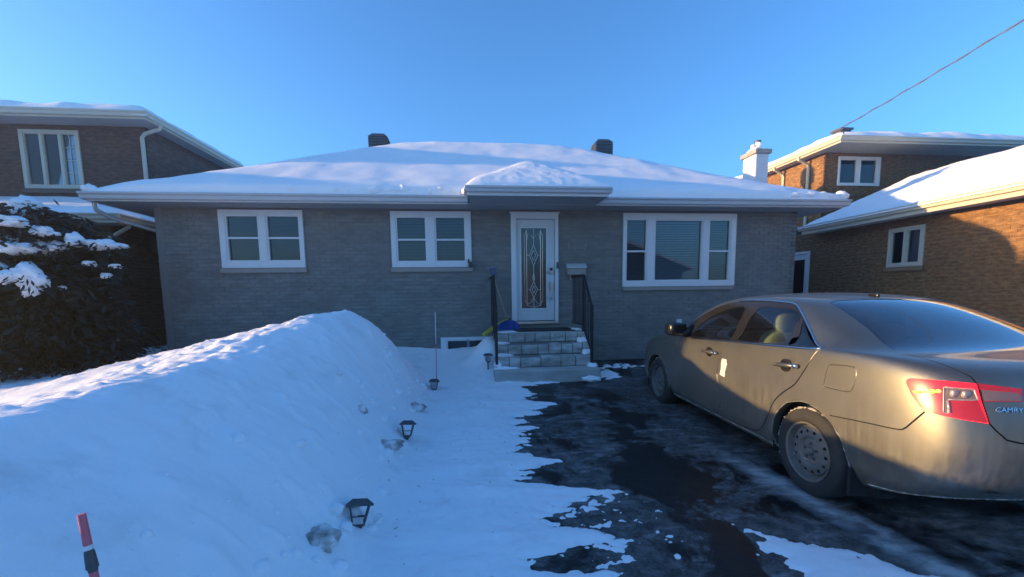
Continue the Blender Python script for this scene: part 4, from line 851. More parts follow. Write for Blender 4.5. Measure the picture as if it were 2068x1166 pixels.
# ---------------------------------------------------------------- the parked sedan
CAR = thing('parked_car', 'dusty olive grey sedan parked on the driveway with lit tail lamp', 'car', (2.4994+.89*math.cos(.0479), 2.8111-.89*math.sin(.0479), 0), math.pi/2-.0479)
CAR.rotation_euler = (0, math.atan(.0118), math.pi/2-.0479)
def car_net():
    SX=[3.22,2.776,2.1,1.2,.4,-.1,-.5]
    rows=[]
    def low(xf,xr,ym,zf,zs,zr):
        # zf: 4 front z, zs: 7 side z, zr: 4 rear z
        P=[(xf,0),(xf-.03,.35),(xf-.13,.66),(xf-.36,ym-.045)]
        P+=[(SX[0],ym-.012)]+[(x,ym) for x in SX[1:6]]+[(SX[6],ym-.012)]
        P+=[(xr+.155,ym-.055),(xr+.05,.62),(xr+.01,.3),(xr,0)]
        z=list(zf)+list(zs)+list(zr)
        rows.append([(a,b,c) for (a,b),c in zip(P,z)])
    low(3.55,-.90,.80,[.19]*4,[.19,.2,.2,.2,.2,.21,.25],[.33,.36,.36,.36])
    low(3.66,-.99,.868,[.26]*4,[.27,.28,.28,.28,.28,.29,.32],[.40,.43,.43,.43])
    low(3.74,-1.06,.897,[.36]*4,[.42,.42,.42,.42,.42,.43,.45],[.50,.52,.52,.52])
    low(3.75,-1.10,.907,[.46]*4,[.60,.62,.62,.62,.62,.63,.64],[.66,.67,.67,.67])
    low(3.72,-1.07,.909,[.56]*4,[.74,.79,.80,.80,.80,.82,.83],[.82,.82,.82,.82])
    low(3.67,-1.02,.900,[.65]*4,[.84,.91,.94,.95,.96,.98,.99],[.97,.965,.965,.965])
    low(3.58,-.97,.872,[.72,.73,.75,.79],[.90,.975,1.015,1.05,1.085,1.105,1.115],[1.095,1.10,1.105,1.105])
    def full(pts): rows.append(pts)
    full([(3.0,0,.93),(2.99,.35,.93),(2.97,.6,.93),(2.95,.74,.93),(2.92,.82,.95),(2.6,.845,.995),(2.05,.855,1.03),(1.2,.858,1.065),(.4,.855,1.10),(-.1,.848,1.12),(-.46,.825,1.13),(-.64,.72,1.127),(-.71,.54,1.13),(-.73,.28,1.135),(-.735,0,1.135)])
    full([(2.58,0,1.06),(2.56,.35,1.06),(2.47,.6,1.055),(2.40,.755,1.05),(2.22,.82,1.045),(1.85,.84,1.05),(1.5,.848,1.065),(1.0,.85,1.085),(.45,.842,1.112),(.05,.825,1.13),(-.22,.78,1.14),(-.37,.68,1.145),(-.45,.5,1.145),(-.48,.25,1.148),(-.49,0,1.148)])
    full([(2.34,0,1.24),(2.32,.32,1.24),(2.25,.55,1.24),(2.13,.69,1.24),(1.99,.748,1.245),(1.74,.765,1.262),(1.35,.77,1.275),(1.0,.77,1.285),(.6,.76,1.29),(.28,.742,1.29),(.06,.70,1.285),(-.07,.61,1.288),(-.13,.43,1.295),(-.155,.22,1.30),(-.16,0,1.302)])
    full([(1.98,0,1.42),(1.97,.28,1.42),(1.91,.47,1.42),(1.82,.585,1.42),(1.70,.637,1.428),(1.5,.655,1.445),(1.25,.66,1.452),(1.0,.66,1.453),(.75,.652,1.448),(.5,.635,1.436),(.34,.59,1.428),(.25,.51,1.428),(.21,.36,1.435),(.19,.18,1.442),(.185,0,1.444)])
    full([(1.65,0,1.475),(1.64,.24,1.475),(1.6,.4,1.475),(1.55,.49,1.475),(1.45,.54,1.485),(1.35,.56,1.492),(1.2,.57,1.497),(1.0,.57,1.5),(.8,.565,1.495),(.62,.545,1.486),(.5,.5,1.478),(.44,.42,1.476),(.41,.3,1.48),(.395,.15,1.484),(.39,0,1.486)])
    full([(1.4,0,1.508),(1.39,.12,1.508),(1.38,.2,1.508),(1.35,.26,1.508),(1.25,.29,1.512),(1.15,.3,1.518),(1.08,.3,1.52),(1.0,.3,1.52),(.92,.3,1.52),(.85,.3,1.516),(.78,.27,1.512),(.73,.22,1.51),(.71,.15,1.51),(.7,.08,1.51),(.7,0,1.512)])
    full([(1.15-.3*i/14,0,1.526) for i in range(15)])
    return np.array(rows)   # [14,15,3]
NET=car_net(); NK,NC=NET.shape[:2]
def car_ext():
    N=NET
    top=N[-2].copy(); top[:,1]*=-1
    N=np.concatenate([(2*N[0]-N[1])[None],N,top[None]],0)
    a=N[:,1].copy();a[:,1]*=-1; b=N[:,-2].copy(); b[:,1]*=-1
    return np.concatenate([a[:,None],N,b[:,None]],1)
EXT=car_ext()
def bsp(t):
    return np.stack([(1-t)**3/6,(3*t**3-6*t*t+4)/6,(-3*t**3+3*t*t+3*t+1)/6,t**3/6],-1)
def car_P(u,v):
    """u in 0..14 round the outline from the nose to the tail, v in 0..13 from sill to roof"""
    u=np.clip(np.asarray(u,float),0,NC-1-1e-9); v=np.clip(np.asarray(v,float),0,NK-1-1e-9)
    iu=u.astype(int); iv=v.astype(int); bu=bsp(u-iu); bv=bsp(v-iv)
    out=np.zeros(u.shape+(3,))
    for a in range(4):
        for b in range(4):
            out+=(bv[...,a]*bu[...,b])[...,None]*EXT[iv+a,iu+b]
    return out

FEAT = {'loop': [(6.27,6.04),(7.18,6.32),(7.53,6.3),(8.18,6.35),(8.92,6.44),(9.06,7.82),(9.16,8.53),(9.16,9.22),(9.07,9.79),(8.97,10.02),(8.71,10.16),(7.91,10.22),(6.83,10.25),(5.82,10.18),(4.98,10.02),(4.28,9.55),(3.78,8.97),(3.28,8.58)],
 'wf': [(6.65,9.76),(5.88,9.66),(5.3,9.28),(4.79,8.62),(4.98,8.21),(6.29,6.58),(7.09,6.99),(6.87,8.26),(6.78,9.09)],
 'wr': [(7.44,9.76),(8.38,9.75),(8.8,9.67),(8.99,9.55),(9.06,9.25),(8.64,8.75),(8.24,7.28),(7.26,6.89),(7.12,8.77),(7.22,9.39)],
 'wq': [(9.06,9.1),(8.92,7.24),(8.3,7.17)],
 'gapB': [(7.18,6.13),(7.08,5.11),(7.02,4.17),(7.0,3.5),(7.04,2.64),(7.07,2.01),(6.95,0.92)],
 'fbot': [(6.93,0.74),(6.31,0.2),(5.45,0.38)],
 'rdoor': [(6.94,0.71),(7.42,0.71),(7.73,1.0),(7.84,1.27),(7.95,1.74),(8.06,2.4),(8.14,2.93),(8.25,3.34),(8.39,3.68),(8.57,4.03),(8.67,4.43),(8.81,5.2),(8.92,6.3)],
 'fuel': [(9.19,5.25),(9.24,5.34),(9.66,5.42),(9.73,5.25),(9.74,4.92),(9.71,4.39),(9.64,4.24),(9.18,4.24),(9.16,4.33)],
 'bump': [(9.31,3.2),(9.9,3.3),(10.42,3.36),(10.5,3.42),(10.62,3.75),(10.79,4.19)],
 'tail': [(10.55,5.13),(10.56,5.27),(10.62,5.36),(11.1,5.46),(11.58,5.46),(11.65,5.46),(11.64,4.81),(11.67,4.08),(11.34,4.12),(11.03,4.17),(10.81,4.19),(10.73,4.34),(10.62,4.73)],
 'clear': [(11.11,5.21),(11.56,5.22),(11.58,4.85),(11.15,4.76),(11.11,4.26),(11.05,4.29)],
 'ltail': [(11.67,5.46),(12.31,5.3),(12.25,4.86),(11.67,4.81)],
 'lclear': [(11.67,5.23),(12.22,5.15),(12.27,5.02),(12.25,4.89),(11.67,4.84)],
 'trunk': [(11.65,5.46),(11.65,4.81),(11.68,4.09),(11.76,3.87),(11.9,3.57),(12.11,3.48)],
 'glassL': [(10.78,10.31),(11.04,9.62),(11.22,8.82),(11.01,7.83),(10.9,7.45),(11.91,7.59),(14.0,7.65)],
 'glassT': [(11.27,10.58),(13.44,10.53)],
 'decklip': [(11.21,6.45),(11.6,5.98),(12.45,6.06)],
 'scab': [(7.12,4.53),(7.2,4.52),(7.21,4.15),(7.19,3.9),(7.17,3.46),(7.07,3.51),(7.09,3.99),(7.09,4.41)],
 'hr': [(8.19,4.93),(8.4,4.95),(8.61,4.94)],
 'hf': [(6.83,4.97),(6.97,4.78)],
 'hyb': [(5.27,4.69),(5.54,4.78)],
 'cam': [(11.75,4.44),(12.2,4.48)],
 'bulb': [(10.67,4.88),(10.76,4.76),(11.0,5.0)],
 'arch_rear': [(8.24,0.0),(8.19,0.0),(8.15,0.2),(8.13,0.82),(8.12,1.31),(8.13,1.71),(8.15,2.04),(8.18,2.34),(8.23,2.59),(8.29,2.82),(8.36,3.02),(8.44,3.18),(8.54,3.3),(8.65,3.39),(8.76,3.42),(8.88,3.41),(9.0,3.36),(9.12,3.27),(9.24,3.13),(9.35,2.96),(9.44,2.75),(9.53,2.51),(9.59,2.23),(9.64,1.91),(9.68,1.53),(9.69,1.06),(9.68,0.45),(9.65,0.0),(9.58,0.0),(9.49,0.0)],
 'arch_front': [(4.23,0.0),(4.14,0.0),(4.07,0.33),(4.05,0.93),(4.06,1.4),(4.08,1.79),(4.12,2.13),(4.18,2.44),(4.26,2.7),(4.35,2.94),(4.45,3.15),(4.55,3.32),(4.66,3.45),(4.77,3.53),(4.88,3.56),(4.98,3.55),(5.08,3.49),(5.17,3.38),(5.25,3.23),(5.33,3.05),(5.39,2.85),(5.44,2.61),(5.48,2.35),(5.51,2.06),(5.53,1.72),(5.54,1.33),(5.53,0.84),(5.51,0.24),(5.48,0.0),(5.43,0.0)],
 'fdoor': [(5.85,6.68),(5.86,4.79),(5.79,3.46),(5.82,2.12),(5.98,1.17)]}
def mat_car():
    t = NT('car_paint'); p = t.obj(); sx = t.new('ShaderNodeSeparateXYZ'); t.l.new(p, sx.inputs[0])
    st = t.noise(t.obj((14, 14, .9)), 3, 4, .6); n = t.noise(p, 3.2, 5, .6); fine = t.noise(p, 45, 4, .7)
    low = t.new('ShaderNodeMapRange'); low.inputs[1].default_value = 1.02; low.inputs[2].default_value = .30; t.l.new(sx.outputs[2], low.inputs[0])
    d = t.math('MULTIPLY', low.outputs[0], t.math('ADD', .12, t.math('MULTIPLY', t.ramp(st, [(.38, 0.0), (.66, 1.0)]), .55)))
    d = t.math('MINIMUM', t.math('ADD', d, t.math('MULTIPLY', n, .16)), .8)
    paint = t.mix(n, (.185, .18, .152), (.218, .212, .18))
    c = t.mix(t.math('MULTIPLY', d, .80), paint, (.235, .225, .195))
    t.base(c, t.math('ADD', .44, t.math('MULTIPLY', d, .16)), t.math('SUBTRACT', 1.0, t.math('MULTIPLY', d, .85)), .5, .35)
    t.b.inputs['Coat Roughness'].default_value = .06
    cw = t.math('SUBTRACT', .55, t.math('MULTIPLY', d, .55)); t.l.new(cw, t.b.inputs['Coat Weight'])
    t.bump(fine, .04, .002); return t.m
M['car'] = mat_car()
M['car_dark'] = simple('car_dark_lining', (.012, .012, .013), .8)
M['car_black'] = simple('gloss_black_pillar', (.016, .015, .014), .22)
M['chrome'] = simple('chrome_trim', (.75, .76, .78), .14, 1, .03)
M['tyre'] = simple('dusty_tyre', (.030, .030, .029), .85, 0, .35, 18, bump=.5)
M['rim'] = simple('dusty_steel_rim', (.15, .147, .135), .6, .15, .3, 12)
M['hub'] = simple('worn_hub_steel', (.22, .215, .20), .45, .6, .4, 40)
M['seat'] = simple('beige_seat', (.42, .40, .31), .8, var=.1)
M['salt'] = simple('dried_salt_crust', (.36, .345, .31), .9, var=.2, scale=60, bump=.7)
def mat_lens(name, col, em, st):
    t = NT(name); n = t.noise(t.obj(), 30, 3); t.base(t.mix(n, tuple(c*.8 for c in col), col), .30, 0, .5, .25)
    t.b.inputs['Emission Color'].default_value = em+(1,); t.b.inputs['Emission Strength'].default_value = st; return t.m
M['lens_red'] = mat_lens('red_lamp_lens', (.50, .012, .02), (1, .02, .025), .16)
M['lens_red_lit'] = mat_lens('lit_red_lamp_lens', (.42, .006, .012), (1, .012, .02), .75)
M['lens_dark_red'] = mat_lens('dark_red_lamp_lens', (.30, .012, .02), (1, .02, .03), .05)
M['lens_clear'] = mat_lens('clear_lamp_lens', (.15, .115, .115), (1, .3, .3), .01)
M['lens_edge'] = simple('lamp_reflector', (.42, .36, .36), .3, .3, .1)
M['bulb'] = mat_lens('lamp_filament', (1, .4, .1), (1, .25, .03), 1.6)
def off_surface(u, v, d):
    """points on the body surface, moved out by d; and unit normals"""
    e = .02; a = car_P(u+e, v)-car_P(u-e, v); b = car_P(u, v+e)-car_P(u, v-e); n = np.cross(a, b); n /= np.maximum(np.linalg.norm(n, axis=-1, keepdims=True), 1e-9)
    return car_P(u, v) + n*d, n
_t, _n = off_surface(np.array([7.0]), np.array([3.0]), 0); NS = 1.0 if _n[0, 1] > 0 else -1.0
def surf(pts, d=0.0):
    q = np.array(pts, float); P_, n_ = off_surface(q[:, 0], q[:, 1], 0); return P_ + n_*NS*d
def resample(pts, step, closed=False):
    pts = list(map(tuple, pts)); pts = pts+[pts[0]] if closed else pts; out = []
    for a, b in zip(pts, pts[1:]):
        n = max(1, int(math.hypot(b[0]-a[0], b[1]-a[1])/step)); out += [(a[0]+(b[0]-a[0])*k/n, a[1]+(b[1]-a[1])*k/n) for k in range(n)]
    return out if closed else out+[pts[-1]]
def smooth_line(pts, closed=False, it=2):
    p = list(map(tuple, pts))
    for _ in range(it):
        q = [] if closed else [p[0]]
        rg = range(len(p)) if closed else range(len(p)-1)
        for i in rg:
            a, b = p[i], p[(i+1) % len(p)]
            q += [(a[0]*.75+b[0]*.25, a[1]*.75+b[1]*.25), (a[0]*.25+b[0]*.75, a[1]*.25+b[1]*.75)]
        if not closed: q.append(p[-1])
        p = q
    return p
def strip(path, w):
    """closed outline in surface coordinates of a line of width w metres"""
    q = np.array(path, float); L_, R_ = [], []
    for i in range(len(q)):
        t = q[min(i+1, len(q)-1)]-q[max(i-1, 0)]; u, v = q[i]; e = .01
        Ju = (car_P(np.array(u+e), np.array(v))-car_P(np.array(u-e), np.array(v)))/(2*e); Jv = (car_P(np.array(u), np.array(v+e))-car_P(np.array(u), np.array(v-e)))/(2*e)
        J = np.stack([Ju, Jv], 1); a = J @ t; n = np.cross(Ju, Jv); b = np.cross(n, a); b = b/max(np.linalg.norm(b), 1e-9)*w/2
        d = np.linalg.lstsq(J, b, rcond=None)[0]; L_.append(tuple(q[i]+d)); R_.append(tuple(q[i]-d))
    return L_ + R_[::-1]
def inside(poly, P_):
    x, y = P_[:, 0], P_[:, 1]; r = np.zeros(len(P_), bool); n = len(poly)
    for i in range(n):
        (x0, y0), (x1, y1) = poly[i], poly[(i+1) % n]
        if y0 == y1: continue
        c = ((y0 > y) != (y1 > y)) & (x < (x1-x0)*(y-y0)/(y1-y0)+x0); r ^= c
    return r
Fq = FEAT
loop = resample(smooth_line(Fq['loop'], True, 1), .12, True)
reg = {}
arch = {}
for k in ('arch_rear', 'arch_front'):
    a = [p for p in Fq[k] if p[1] > .02]; arch[k] = a; reg[k] = a + [(a[-1][0], -.5), (a[0][0], -.5)]
gap_lines = [Fq['gapB'], smooth_line([Fq['gapB'][-1]]+Fq['rdoor'][1:], it=1), [Fq['gapB'][-1]]+Fq['fbot'][1:]+[Fq['fdoor'][-1]], Fq['fdoor'][::-1], smooth_line(Fq['bump'], it=1)]
trunk_line = [(10.99, 7.35), (11.15, 6.7), (11.38, 6.15), (11.60, 5.75)] + Fq['trunk'] + [(13.0, 3.45), (14, 3.43)]
gap_lines.append(trunk_line)
strips = [strip(resample(g, .12), .0085) for g in gap_lines]
fuel = smooth_line(Fq['fuel'], True, 1); strips.append(strip(resample(fuel, .1, True)+[fuel[0]], .0055))
reg['wf'] = smooth_line(Fq['wf'], True, 1); reg['wr'] = smooth_line(Fq['wr'], True, 1); reg['wq'] = Fq['wq']
rearglass = [(10.80, 10.28), (11.06, 9.62), (11.20, 8.82), (11.06, 8.1), (10.98, 7.72), (11.4, 7.62), (12.2, 7.62), (14.0, 7.62), (14.0, 10.53), (13.44, 10.53), (11.27, 10.56)]
reg['rg'] = rearglass; reg['ws'] = [(0, 8.12), (2.2, 8.12), (2.55, 8.7), (2.85, 9.5), (2.75, 10.3), (2.3, 10.62), (0, 10.68)]
reg['loop'] = loop
reg['tail'] = Fq['tail']; reg['clear'] = Fq['clear']; reg['ltail'] = Fq['ltail']+[]; reg['lclear'] = Fq['lclear']
reg['tail_dark'] = [(11.16, 4.74), (11.59, 4.83), (11.66, 4.10), (11.34, 4.14), (11.14, 4.17)]
reg['fuel'] = fuel
reg['fdoor'] = [(5.85, 6.9)]+Fq['fdoor']+Fq['fbot'][::-1]+Fq['gapB'][::-1]+[(7.18, 6.9)]
reg['rdoor'] = [(7.18, 6.9)]+Fq['gapB']+Fq['rdoor'][1:]+[(8.92, 6.9)]
reg['trunk'] = trunk_line+[(14, 7.62), (12.2, 7.62), (11.4, 7.62), (10.98, 7.62)]
reg['bumper'] = [(9.72, 1.0), (9.62, 2.2), (9.31, 3.2)]+Fq['bump']+[(11.03, 4.17), (11.34, 4.12), (11.67, 4.08), (11.76, 3.87), (11.9, 3.57), (12.11, 3.48), (13, 3.45), (14, 3.43), (14, -.5), (9.6, -.5)]
reg['grille'] = [(0, 1.2), (2.2, 1.2), (2.4, 2.6), (1.8, 4.2), (0, 4.3)]
reg['headlamp'] = [(2.2, 4.4), (3.0, 4.6), (3.7, 5.3), (3.85, 5.9), (3.0, 5.75), (2.2, 5.2)]
# one constrained triangulation of the surface chart, cut by every outline
pts2 = [(u, v) for u in np.arange(0, 14.001, .1) for v in np.arange(0, 13.001, .125)]
vv = []; ee = []
def addp(poly, closed=True):
    b = len(vv); poly = [(min(max(u, 0), 14), min(max(v, 0), 13)) for u, v in poly]; vv.extend(poly)
    ee.extend([(b+i, b+i+1) for i in range(len(poly)-1)] + ([(b+len(poly)-1, b)] if closed else []))
for k, p in reg.items():
    if k not in ('loop',) and k in ('arch_rear', 'arch_front'): addp(arch[k], False)
    else: addp(p)
for s_ in strips: addp(s_)
ru = rng.uniform(-.004, .004, (len(pts2), 2))
grid = [(float(np.clip(p[0]+r[0]*(0 < p[0] < 13.99), 0, 14)), float(np.clip(p[1]+r[1]*(0 < p[1] < 12.99), 0, 13))) for p, r in zip(pts2, ru)]
res = delaunay_2d_cdt([Vector(p) for p in vv+grid], ee, [], 0, 1e-5)
cv = np.array([tuple(p) for p in res[0]]); tri = np.array([f for f in res[2] if len(f) == 3]); cen = cv[tri].mean(1)
cls = np.full(len(tri), 'body', dtype=object)
for k in ('bumper', 'trunk', 'fdoor', 'rdoor', 'fuel', 'grille', 'headlamp', 'loop', 'tail', 'tail_dark', 'clear', 'ltail', 'lclear', 'wf', 'wr', 'wq', 'rg', 'ws'): cls[inside(reg[k], cen)] = k
for s_ in strips: cls[inside(s_, cen) & ~np.isin(cls, ['loop', 'wf', 'wr', 'wq', 'rg'])] = 'gap'
hole = inside(reg['arch_rear'], cen) | inside(reg['arch_front'], cen); cls[hole] = 'hole'
P0, N0 = off_surface(np.clip(cv[:, 0], .0, 14), np.clip(cv[:, 1], .0, 13), 0.0); N0 = N0*NS
e_ = cv[:, 1] > 12.9; N0[e_] = (0, 0, 1)
def panel(name, keys, mat, parent, d=0.0, sides=(1, -1), label=None, edge=0.0):
    m = np.isin(cls, keys); T = tri[m]; used = np.unique(T); rm = -np.ones(len(cv), int); rm[used] = np.arange(len(used)); T = rm[T]
    V = []; Nn = []; Fs = []
    for sd in sides:
        p = P0[used]+N0[used]*d; n = N0[used].copy()
        if sd < 0: p = p*np.array([1, -1, 1]); n = n*np.array([1, -1, 1])
        b = sum(len(x) for x in V); V.append(p); Nn.append(n); t_ = T if (sd > 0) == (NS > 0) else T[:, ::-1]; Fs.append(t_+b)
        if edge:   # turned-in edge round the panel
            cnt = {}
            for a, b2, c2 in t_:
                for x, y in ((a, b2), (b2, c2), (c2, a)): cnt[(x, y)] = 1
            be = [(x, y) for x, y in cnt if (y, x) not in cnt]; ids = sorted({x for e in be for x in e}); o_ = len(p); mp = {i: o_+k for k, i in enumerate(ids)}
            V[-1] = np.concatenate([p, p[ids]-n[ids]*edge]); Nn[-1] = np.concatenate([n, n[ids]])
            Fs[-1] = np.concatenate([Fs[-1]] + [np.array([[y+b, x+b, mp[x]+b], [y+b, mp[x]+b, mp[y]+b]]) for x, y in be])
    V = np.concatenate(V); Nn = np.concatenate(Nn); Fs = np.concatenate(Fs)
    me = bpy.data.meshes.new(name); me.from_pydata(V.tolist(), [], Fs.tolist()); me.materials.append(mat); me.polygons.foreach_set('use_smooth', [True]*len(me.polygons)); me.update()
    if len(me.vertices) == len(Nn): me.normals_split_custom_set_from_vertices(Nn.tolist())
    o = bpy.data.objects.new(name, me); COL.objects.link(o); o.parent = parent
    if label: o['label'] = label
    return o
body = panel('body', ['body'], M['car'], CAR, edge=.003)
lining = panel('lining', ['body', 'bumper', 'trunk', 'fdoor', 'rdoor', 'fuel', 'grille', 'headlamp', 'gap', 'loop'], M['car_dark'], CAR, d=-.016)
panel('bumper', ['bumper'], M['car'], CAR, edge=.003)
trunk = panel('trunk_lid', ['trunk'], M['car'], CAR, edge=.003)
for sd in (1, -1):
    mir = np.array([1, sd, 1])
    fd = panel('front_door', ['fdoor'], M['car'], CAR, sides=(sd,), edge=.003); rd = panel('rear_door', ['rdoor'], M['car'], CAR, sides=(sd,), edge=.003)
    panel('window', ['wf'], M['car_glass'], CAR, d=-.004, sides=(sd,)); panel('window', ['wr'], M['car_glass'], CAR, d=-.004, sides=(sd,)); panel('quarter_window', ['wq'], M['car_glass'], CAR, d=-.003, sides=(sd,))
    panel('window_surround', ['loop'], M['car_black'], CAR, d=-.001, sides=(sd,))
    tl = panel('tail_light', ['tail'], M['lens_red_lit'], CAR, d=.004, sides=(sd,), edge=.02)
    panel('lower_lens', ['tail_dark'], M['lens_dark_red'], tl, d=.004, sides=(sd,)); panel('clear_lens', ['clear'], M['lens_clear'], tl, d=.005, sides=(sd,))
    le = surf(resample(Fq['clear'], .06, True)+[Fq['clear'][0]], .007)*mir
    MB().tube([tuple(p) for p in le], .0035, 5).build('lens_edge', M['lens_edge'], tl, smooth=True, local=True)
    vb = surf([(11.135, 4.72), (11.135, 4.30)], .008)*mir; MB().tube([tuple(p) for p in vb], .006, 6).build('light_bar', M['lens_edge'], tl, smooth=True, local=True)
    for u0 in (11.26, 11.43): MB().superbox(tuple(surf([(u0, 5.02)], .004)[0]*mir), (.012, .022, .018), .5, 12, 8).build('reflector', M['lens_edge'], tl, smooth=True, local=True)
    lt = panel('trunk_light', ['ltail'], M['lens_dark_red'], CAR, d=.004, sides=(sd,), edge=.01); panel('clear_lens', ['lclear'], M['lens_clear'], lt, d=.005, sides=(sd,))
    # chrome frame round the side windows
    ln = surf(resample(smooth_line(Fq['loop'][:14], False, 1), .12), .002)*mir
    MB().tube([tuple(p) for p in ln], .0085, 6).build('chrome_trim', M['chrome'], CAR, smooth=True, local=True)
    ln = surf(resample([(6.27, 6.10)]+[(7.18, 6.36)], .1), .002)*mir
    # dark divider between rear door glass and quarter glass
    # door handles with cup
    for pts, dr in ((Fq['hr'], rd), (Fq['hf'], fd)):
        a, b = np.array(pts[0]), np.array(pts[-1]); 
        if dr is fd: a = np.array((6.66, 4.80)); b = np.array((7.0, 4.82))
        else: a = np.array((8.18, 4.88)); b = np.array((8.62, 4.97))
        q = [a+(b-a)*t for t in (0, .08, .35, .7, .92, 1)]; ds = (.0, .028, .036, .036, .028, .0)
        hp = np.concatenate([surf([x], d) for x, d in zip(q, ds)])*mir
        h_ = MB().tube([tuple(p) for p in hp], [.012, .016, .017, .017, .016, .012], 8).build('handle', M['car'], dr, smooth=True, local=True)
        c_ = surf([a+(b-a)*.42], .002)[0]*mir
        MB().superbox(tuple(c_), (.060, .012, .050), .8).build('handle_cup', M['car_black'], dr, smooth=True, local=True)
        if dr is rd or True:
            e2 = surf([a+(b-a)*.93], .030)[0]*mir; MB().superbox(tuple(e2), (.030, .014, .016), .6).build('handle_end', M['chrome'], dr, smooth=True, local=True)
    # mirror
    mb2 = MB(); c_ = np.array((2.02, .985, 1.115))*mir; mb2.superbox(tuple(c_), (.08, .115, .078), .42, rot=Matrix.Rotation(.25*sd, 3, 'Z')); mr_ = mb2.build('wing_mirror', M['car_black'], CAR, smooth=True, local=True)
    MB().superbox((2.0, .87*sd, 1.07), (.05, .07, .03), .6).build('mirror_arm', M['car_black'], mr_, smooth=True, local=True)
    MB().prism([(1.955, .87*sd, 1.03), (2.16, .845*sd, 1.03), (1.99, .80*sd, 1.16)], (0, -.02*sd, 0)).build('mirror_sail', M['car_black'], CAR, local=True)
    # mud flaps, arch flanges, dried salt along sill and arch
    for x in (2.776-.40, -.385): MB().box((x-.012, .68*sd, .17), (x+.012, .885*sd, .36)).build('mud_flap', M['car_dark'], CAR, local=True)
    for key, cx_ in (('arch_rear', 0), ('arch_front', 2.776)):
        al = resample(arch[key], .1); o_ = surf(al, .003)*mir; i_ = surf(al, -.045)*mir; i_[:, 1] = i_[:, 1]-.015*sd
        n_ = len(o_); MB().add([tuple(p) for p in o_]+[tuple(p) for p in i_], [(k, k+1, n_+k+1, n_+k) for k in range(n_-1)]).build('arch_flange', M['car'], CAR, smooth=True, local=True)
        w_ = MB(); prof = []
        for k in range(25):
            a = -.35+(math.pi+.7)*k/24; prof.append((cx_+.385*math.cos(a), .335+.385*math.sin(a)))
        w_.add([(x, .872*sd, z) for x, z in prof]+[(x, .60*sd, z) for x, z in prof], [(k, k+1, 26+k-1+0, 25+k) for k in range(24)])
        w_.add([(x, .60*sd, z) for x, z in prof], [tuple(range(25))]); w_.build('wheel_well', M['car_dark'], CAR, local=True)
        cr = MB(); pr = random.Random(5)
        fl = [p for p in al if p[1] < 9]
        pp = surf(fl, .004)*mir; cr.tube([tuple(p+np.array([0, 0, pr.uniform(-.004, .004)])) for p in pp], [pr.choice((.0005, .001, .002, .005)) for _ in pp], 5)
        tag(cr.build('salt_crust', M['salt'], CAR, smooth=True, local=True), kind='stuff')
    cr = MB(); sill = resample([(9.55, .62), (8.4, .55), (7.2, .55), (6.3, .5), (5.62, .5)], .05); sp = surf(sill, .002)*mir; cr.tube([tuple(p) for p in sp], [random.choice((.001, .004, .007)) for _ in sp], 5); tag(cr.build('salt_crust', M['salt'], CAR, smooth=True, local=True), kind='stuff')
    cr = MB(); sill = resample([(9.9, .35), (10.6, .22), (11.2, .2), (12, .2), (13.9, .2)], .05); sp = surf(sill, .002)*mir; cr.tube([tuple(p) for p in sp], [random.choice((.001, .002, .005)) for _ in sp], 5); tag(cr.build('salt_crust', M['salt'], CAR, smooth=True, local=True), kind='stuff')
# white flaking patch on the rear door
sp_ = resample(Fq['scab'], .05, True); jit = random.Random(3)
q = surf([(u+jit.uniform(-.012, .012), v+jit.uniform(-.05, .05)) for u, v in sp_], .003); n_ = len(q); c_ = q.mean(0)
M['white_salt'] = simple('white_salt_patch', (.66, .64, .58), .9, var=.15, scale=60, bump=.6)
MB().add([tuple(p) for p in q]+[tuple(c_+np.array([0, .004, 0]))], [(i, (i+1) % n_, n_) for i in range(n_)]).build('salt_patch', M['white_salt'], CAR, local=True)
# lamp filaments behind the left lens
for (u, v), r in (((10.70, 4.84), (.020, .008, .008)), ((10.80, 4.90), (.014, .01, .007)), ((10.93, 4.98), (.016, .012, .012)), ((11.02, 5.02), (.012, .01, .010))):
    MB().superbox(tuple(surf([(u, v)], .006)[0]), r, .9, 10, 6).build('bulb_glow', M['bulb'], tl.parent, smooth=True, local=True)
# glazing front and rear
panel('rear_window', ['rg'], M['car_rear_glass'], CAR, d=-.004); panel('windscreen', ['ws'], M['car_glass'], CAR, d=-.004)
panel('fuel_door', ['fuel'], M['car'], CAR, sides=(1,), edge=.01); panel('body', ['fuel'], M['car'], CAR, sides=(-1,))
panel('grille', ['grille'], M['car_black'], CAR, d=-.006); panel('headlight', ['headlamp'], M['lens_clear'], CAR, d=.002)
MB().superbox((.42, 0.02, 1.492), (.05, .016, .018), .7).build('antenna', M['car_black'], CAR, smooth=True, local=True)
# badges
def badge(txt, size, uv0, uv1, parent, mat, shear=.2, up=.0):
    a, b = surf([uv0], .006)[0], surf([uv1], .006)[0]; n_ = np.cross(surf([(uv1[0]+.01, uv1[1])])[0]-surf([uv1])[0], surf([(uv1[0], uv1[1]+.01)])[0]-surf([uv1])[0])*NS; n_ /= np.linalg.norm(n_)
    x = (b-a)/np.linalg.norm(b-a); y = np.cross(n_, x); y /= np.linalg.norm(y); m = Matrix.Identity(4)
    for i in range(3): m[i][0] = x[i]; m[i][1] = y[i]; m[i][2] = n_[i]; m[i][3] = ((a+b)/2)[i]
    me = text_mesh('badge', txt, size, .0025, mat, shear); o = bpy.data.objects.new('badge', me); COL.objects.link(o); o.parent = parent; o.matrix_local = m
badge('CAMRY', .036, (11.78, 4.46), (12.22, 4.50), trunk, M['chrome'])
badge('HYBRID', .028, (5.56, 4.72), (5.28, 4.70), CAR, M['chrome'], .1) if False else badge('HYBRID', .024, (5.22, 4.68), (5.56, 4.74), CAR, M['chrome'], .1)
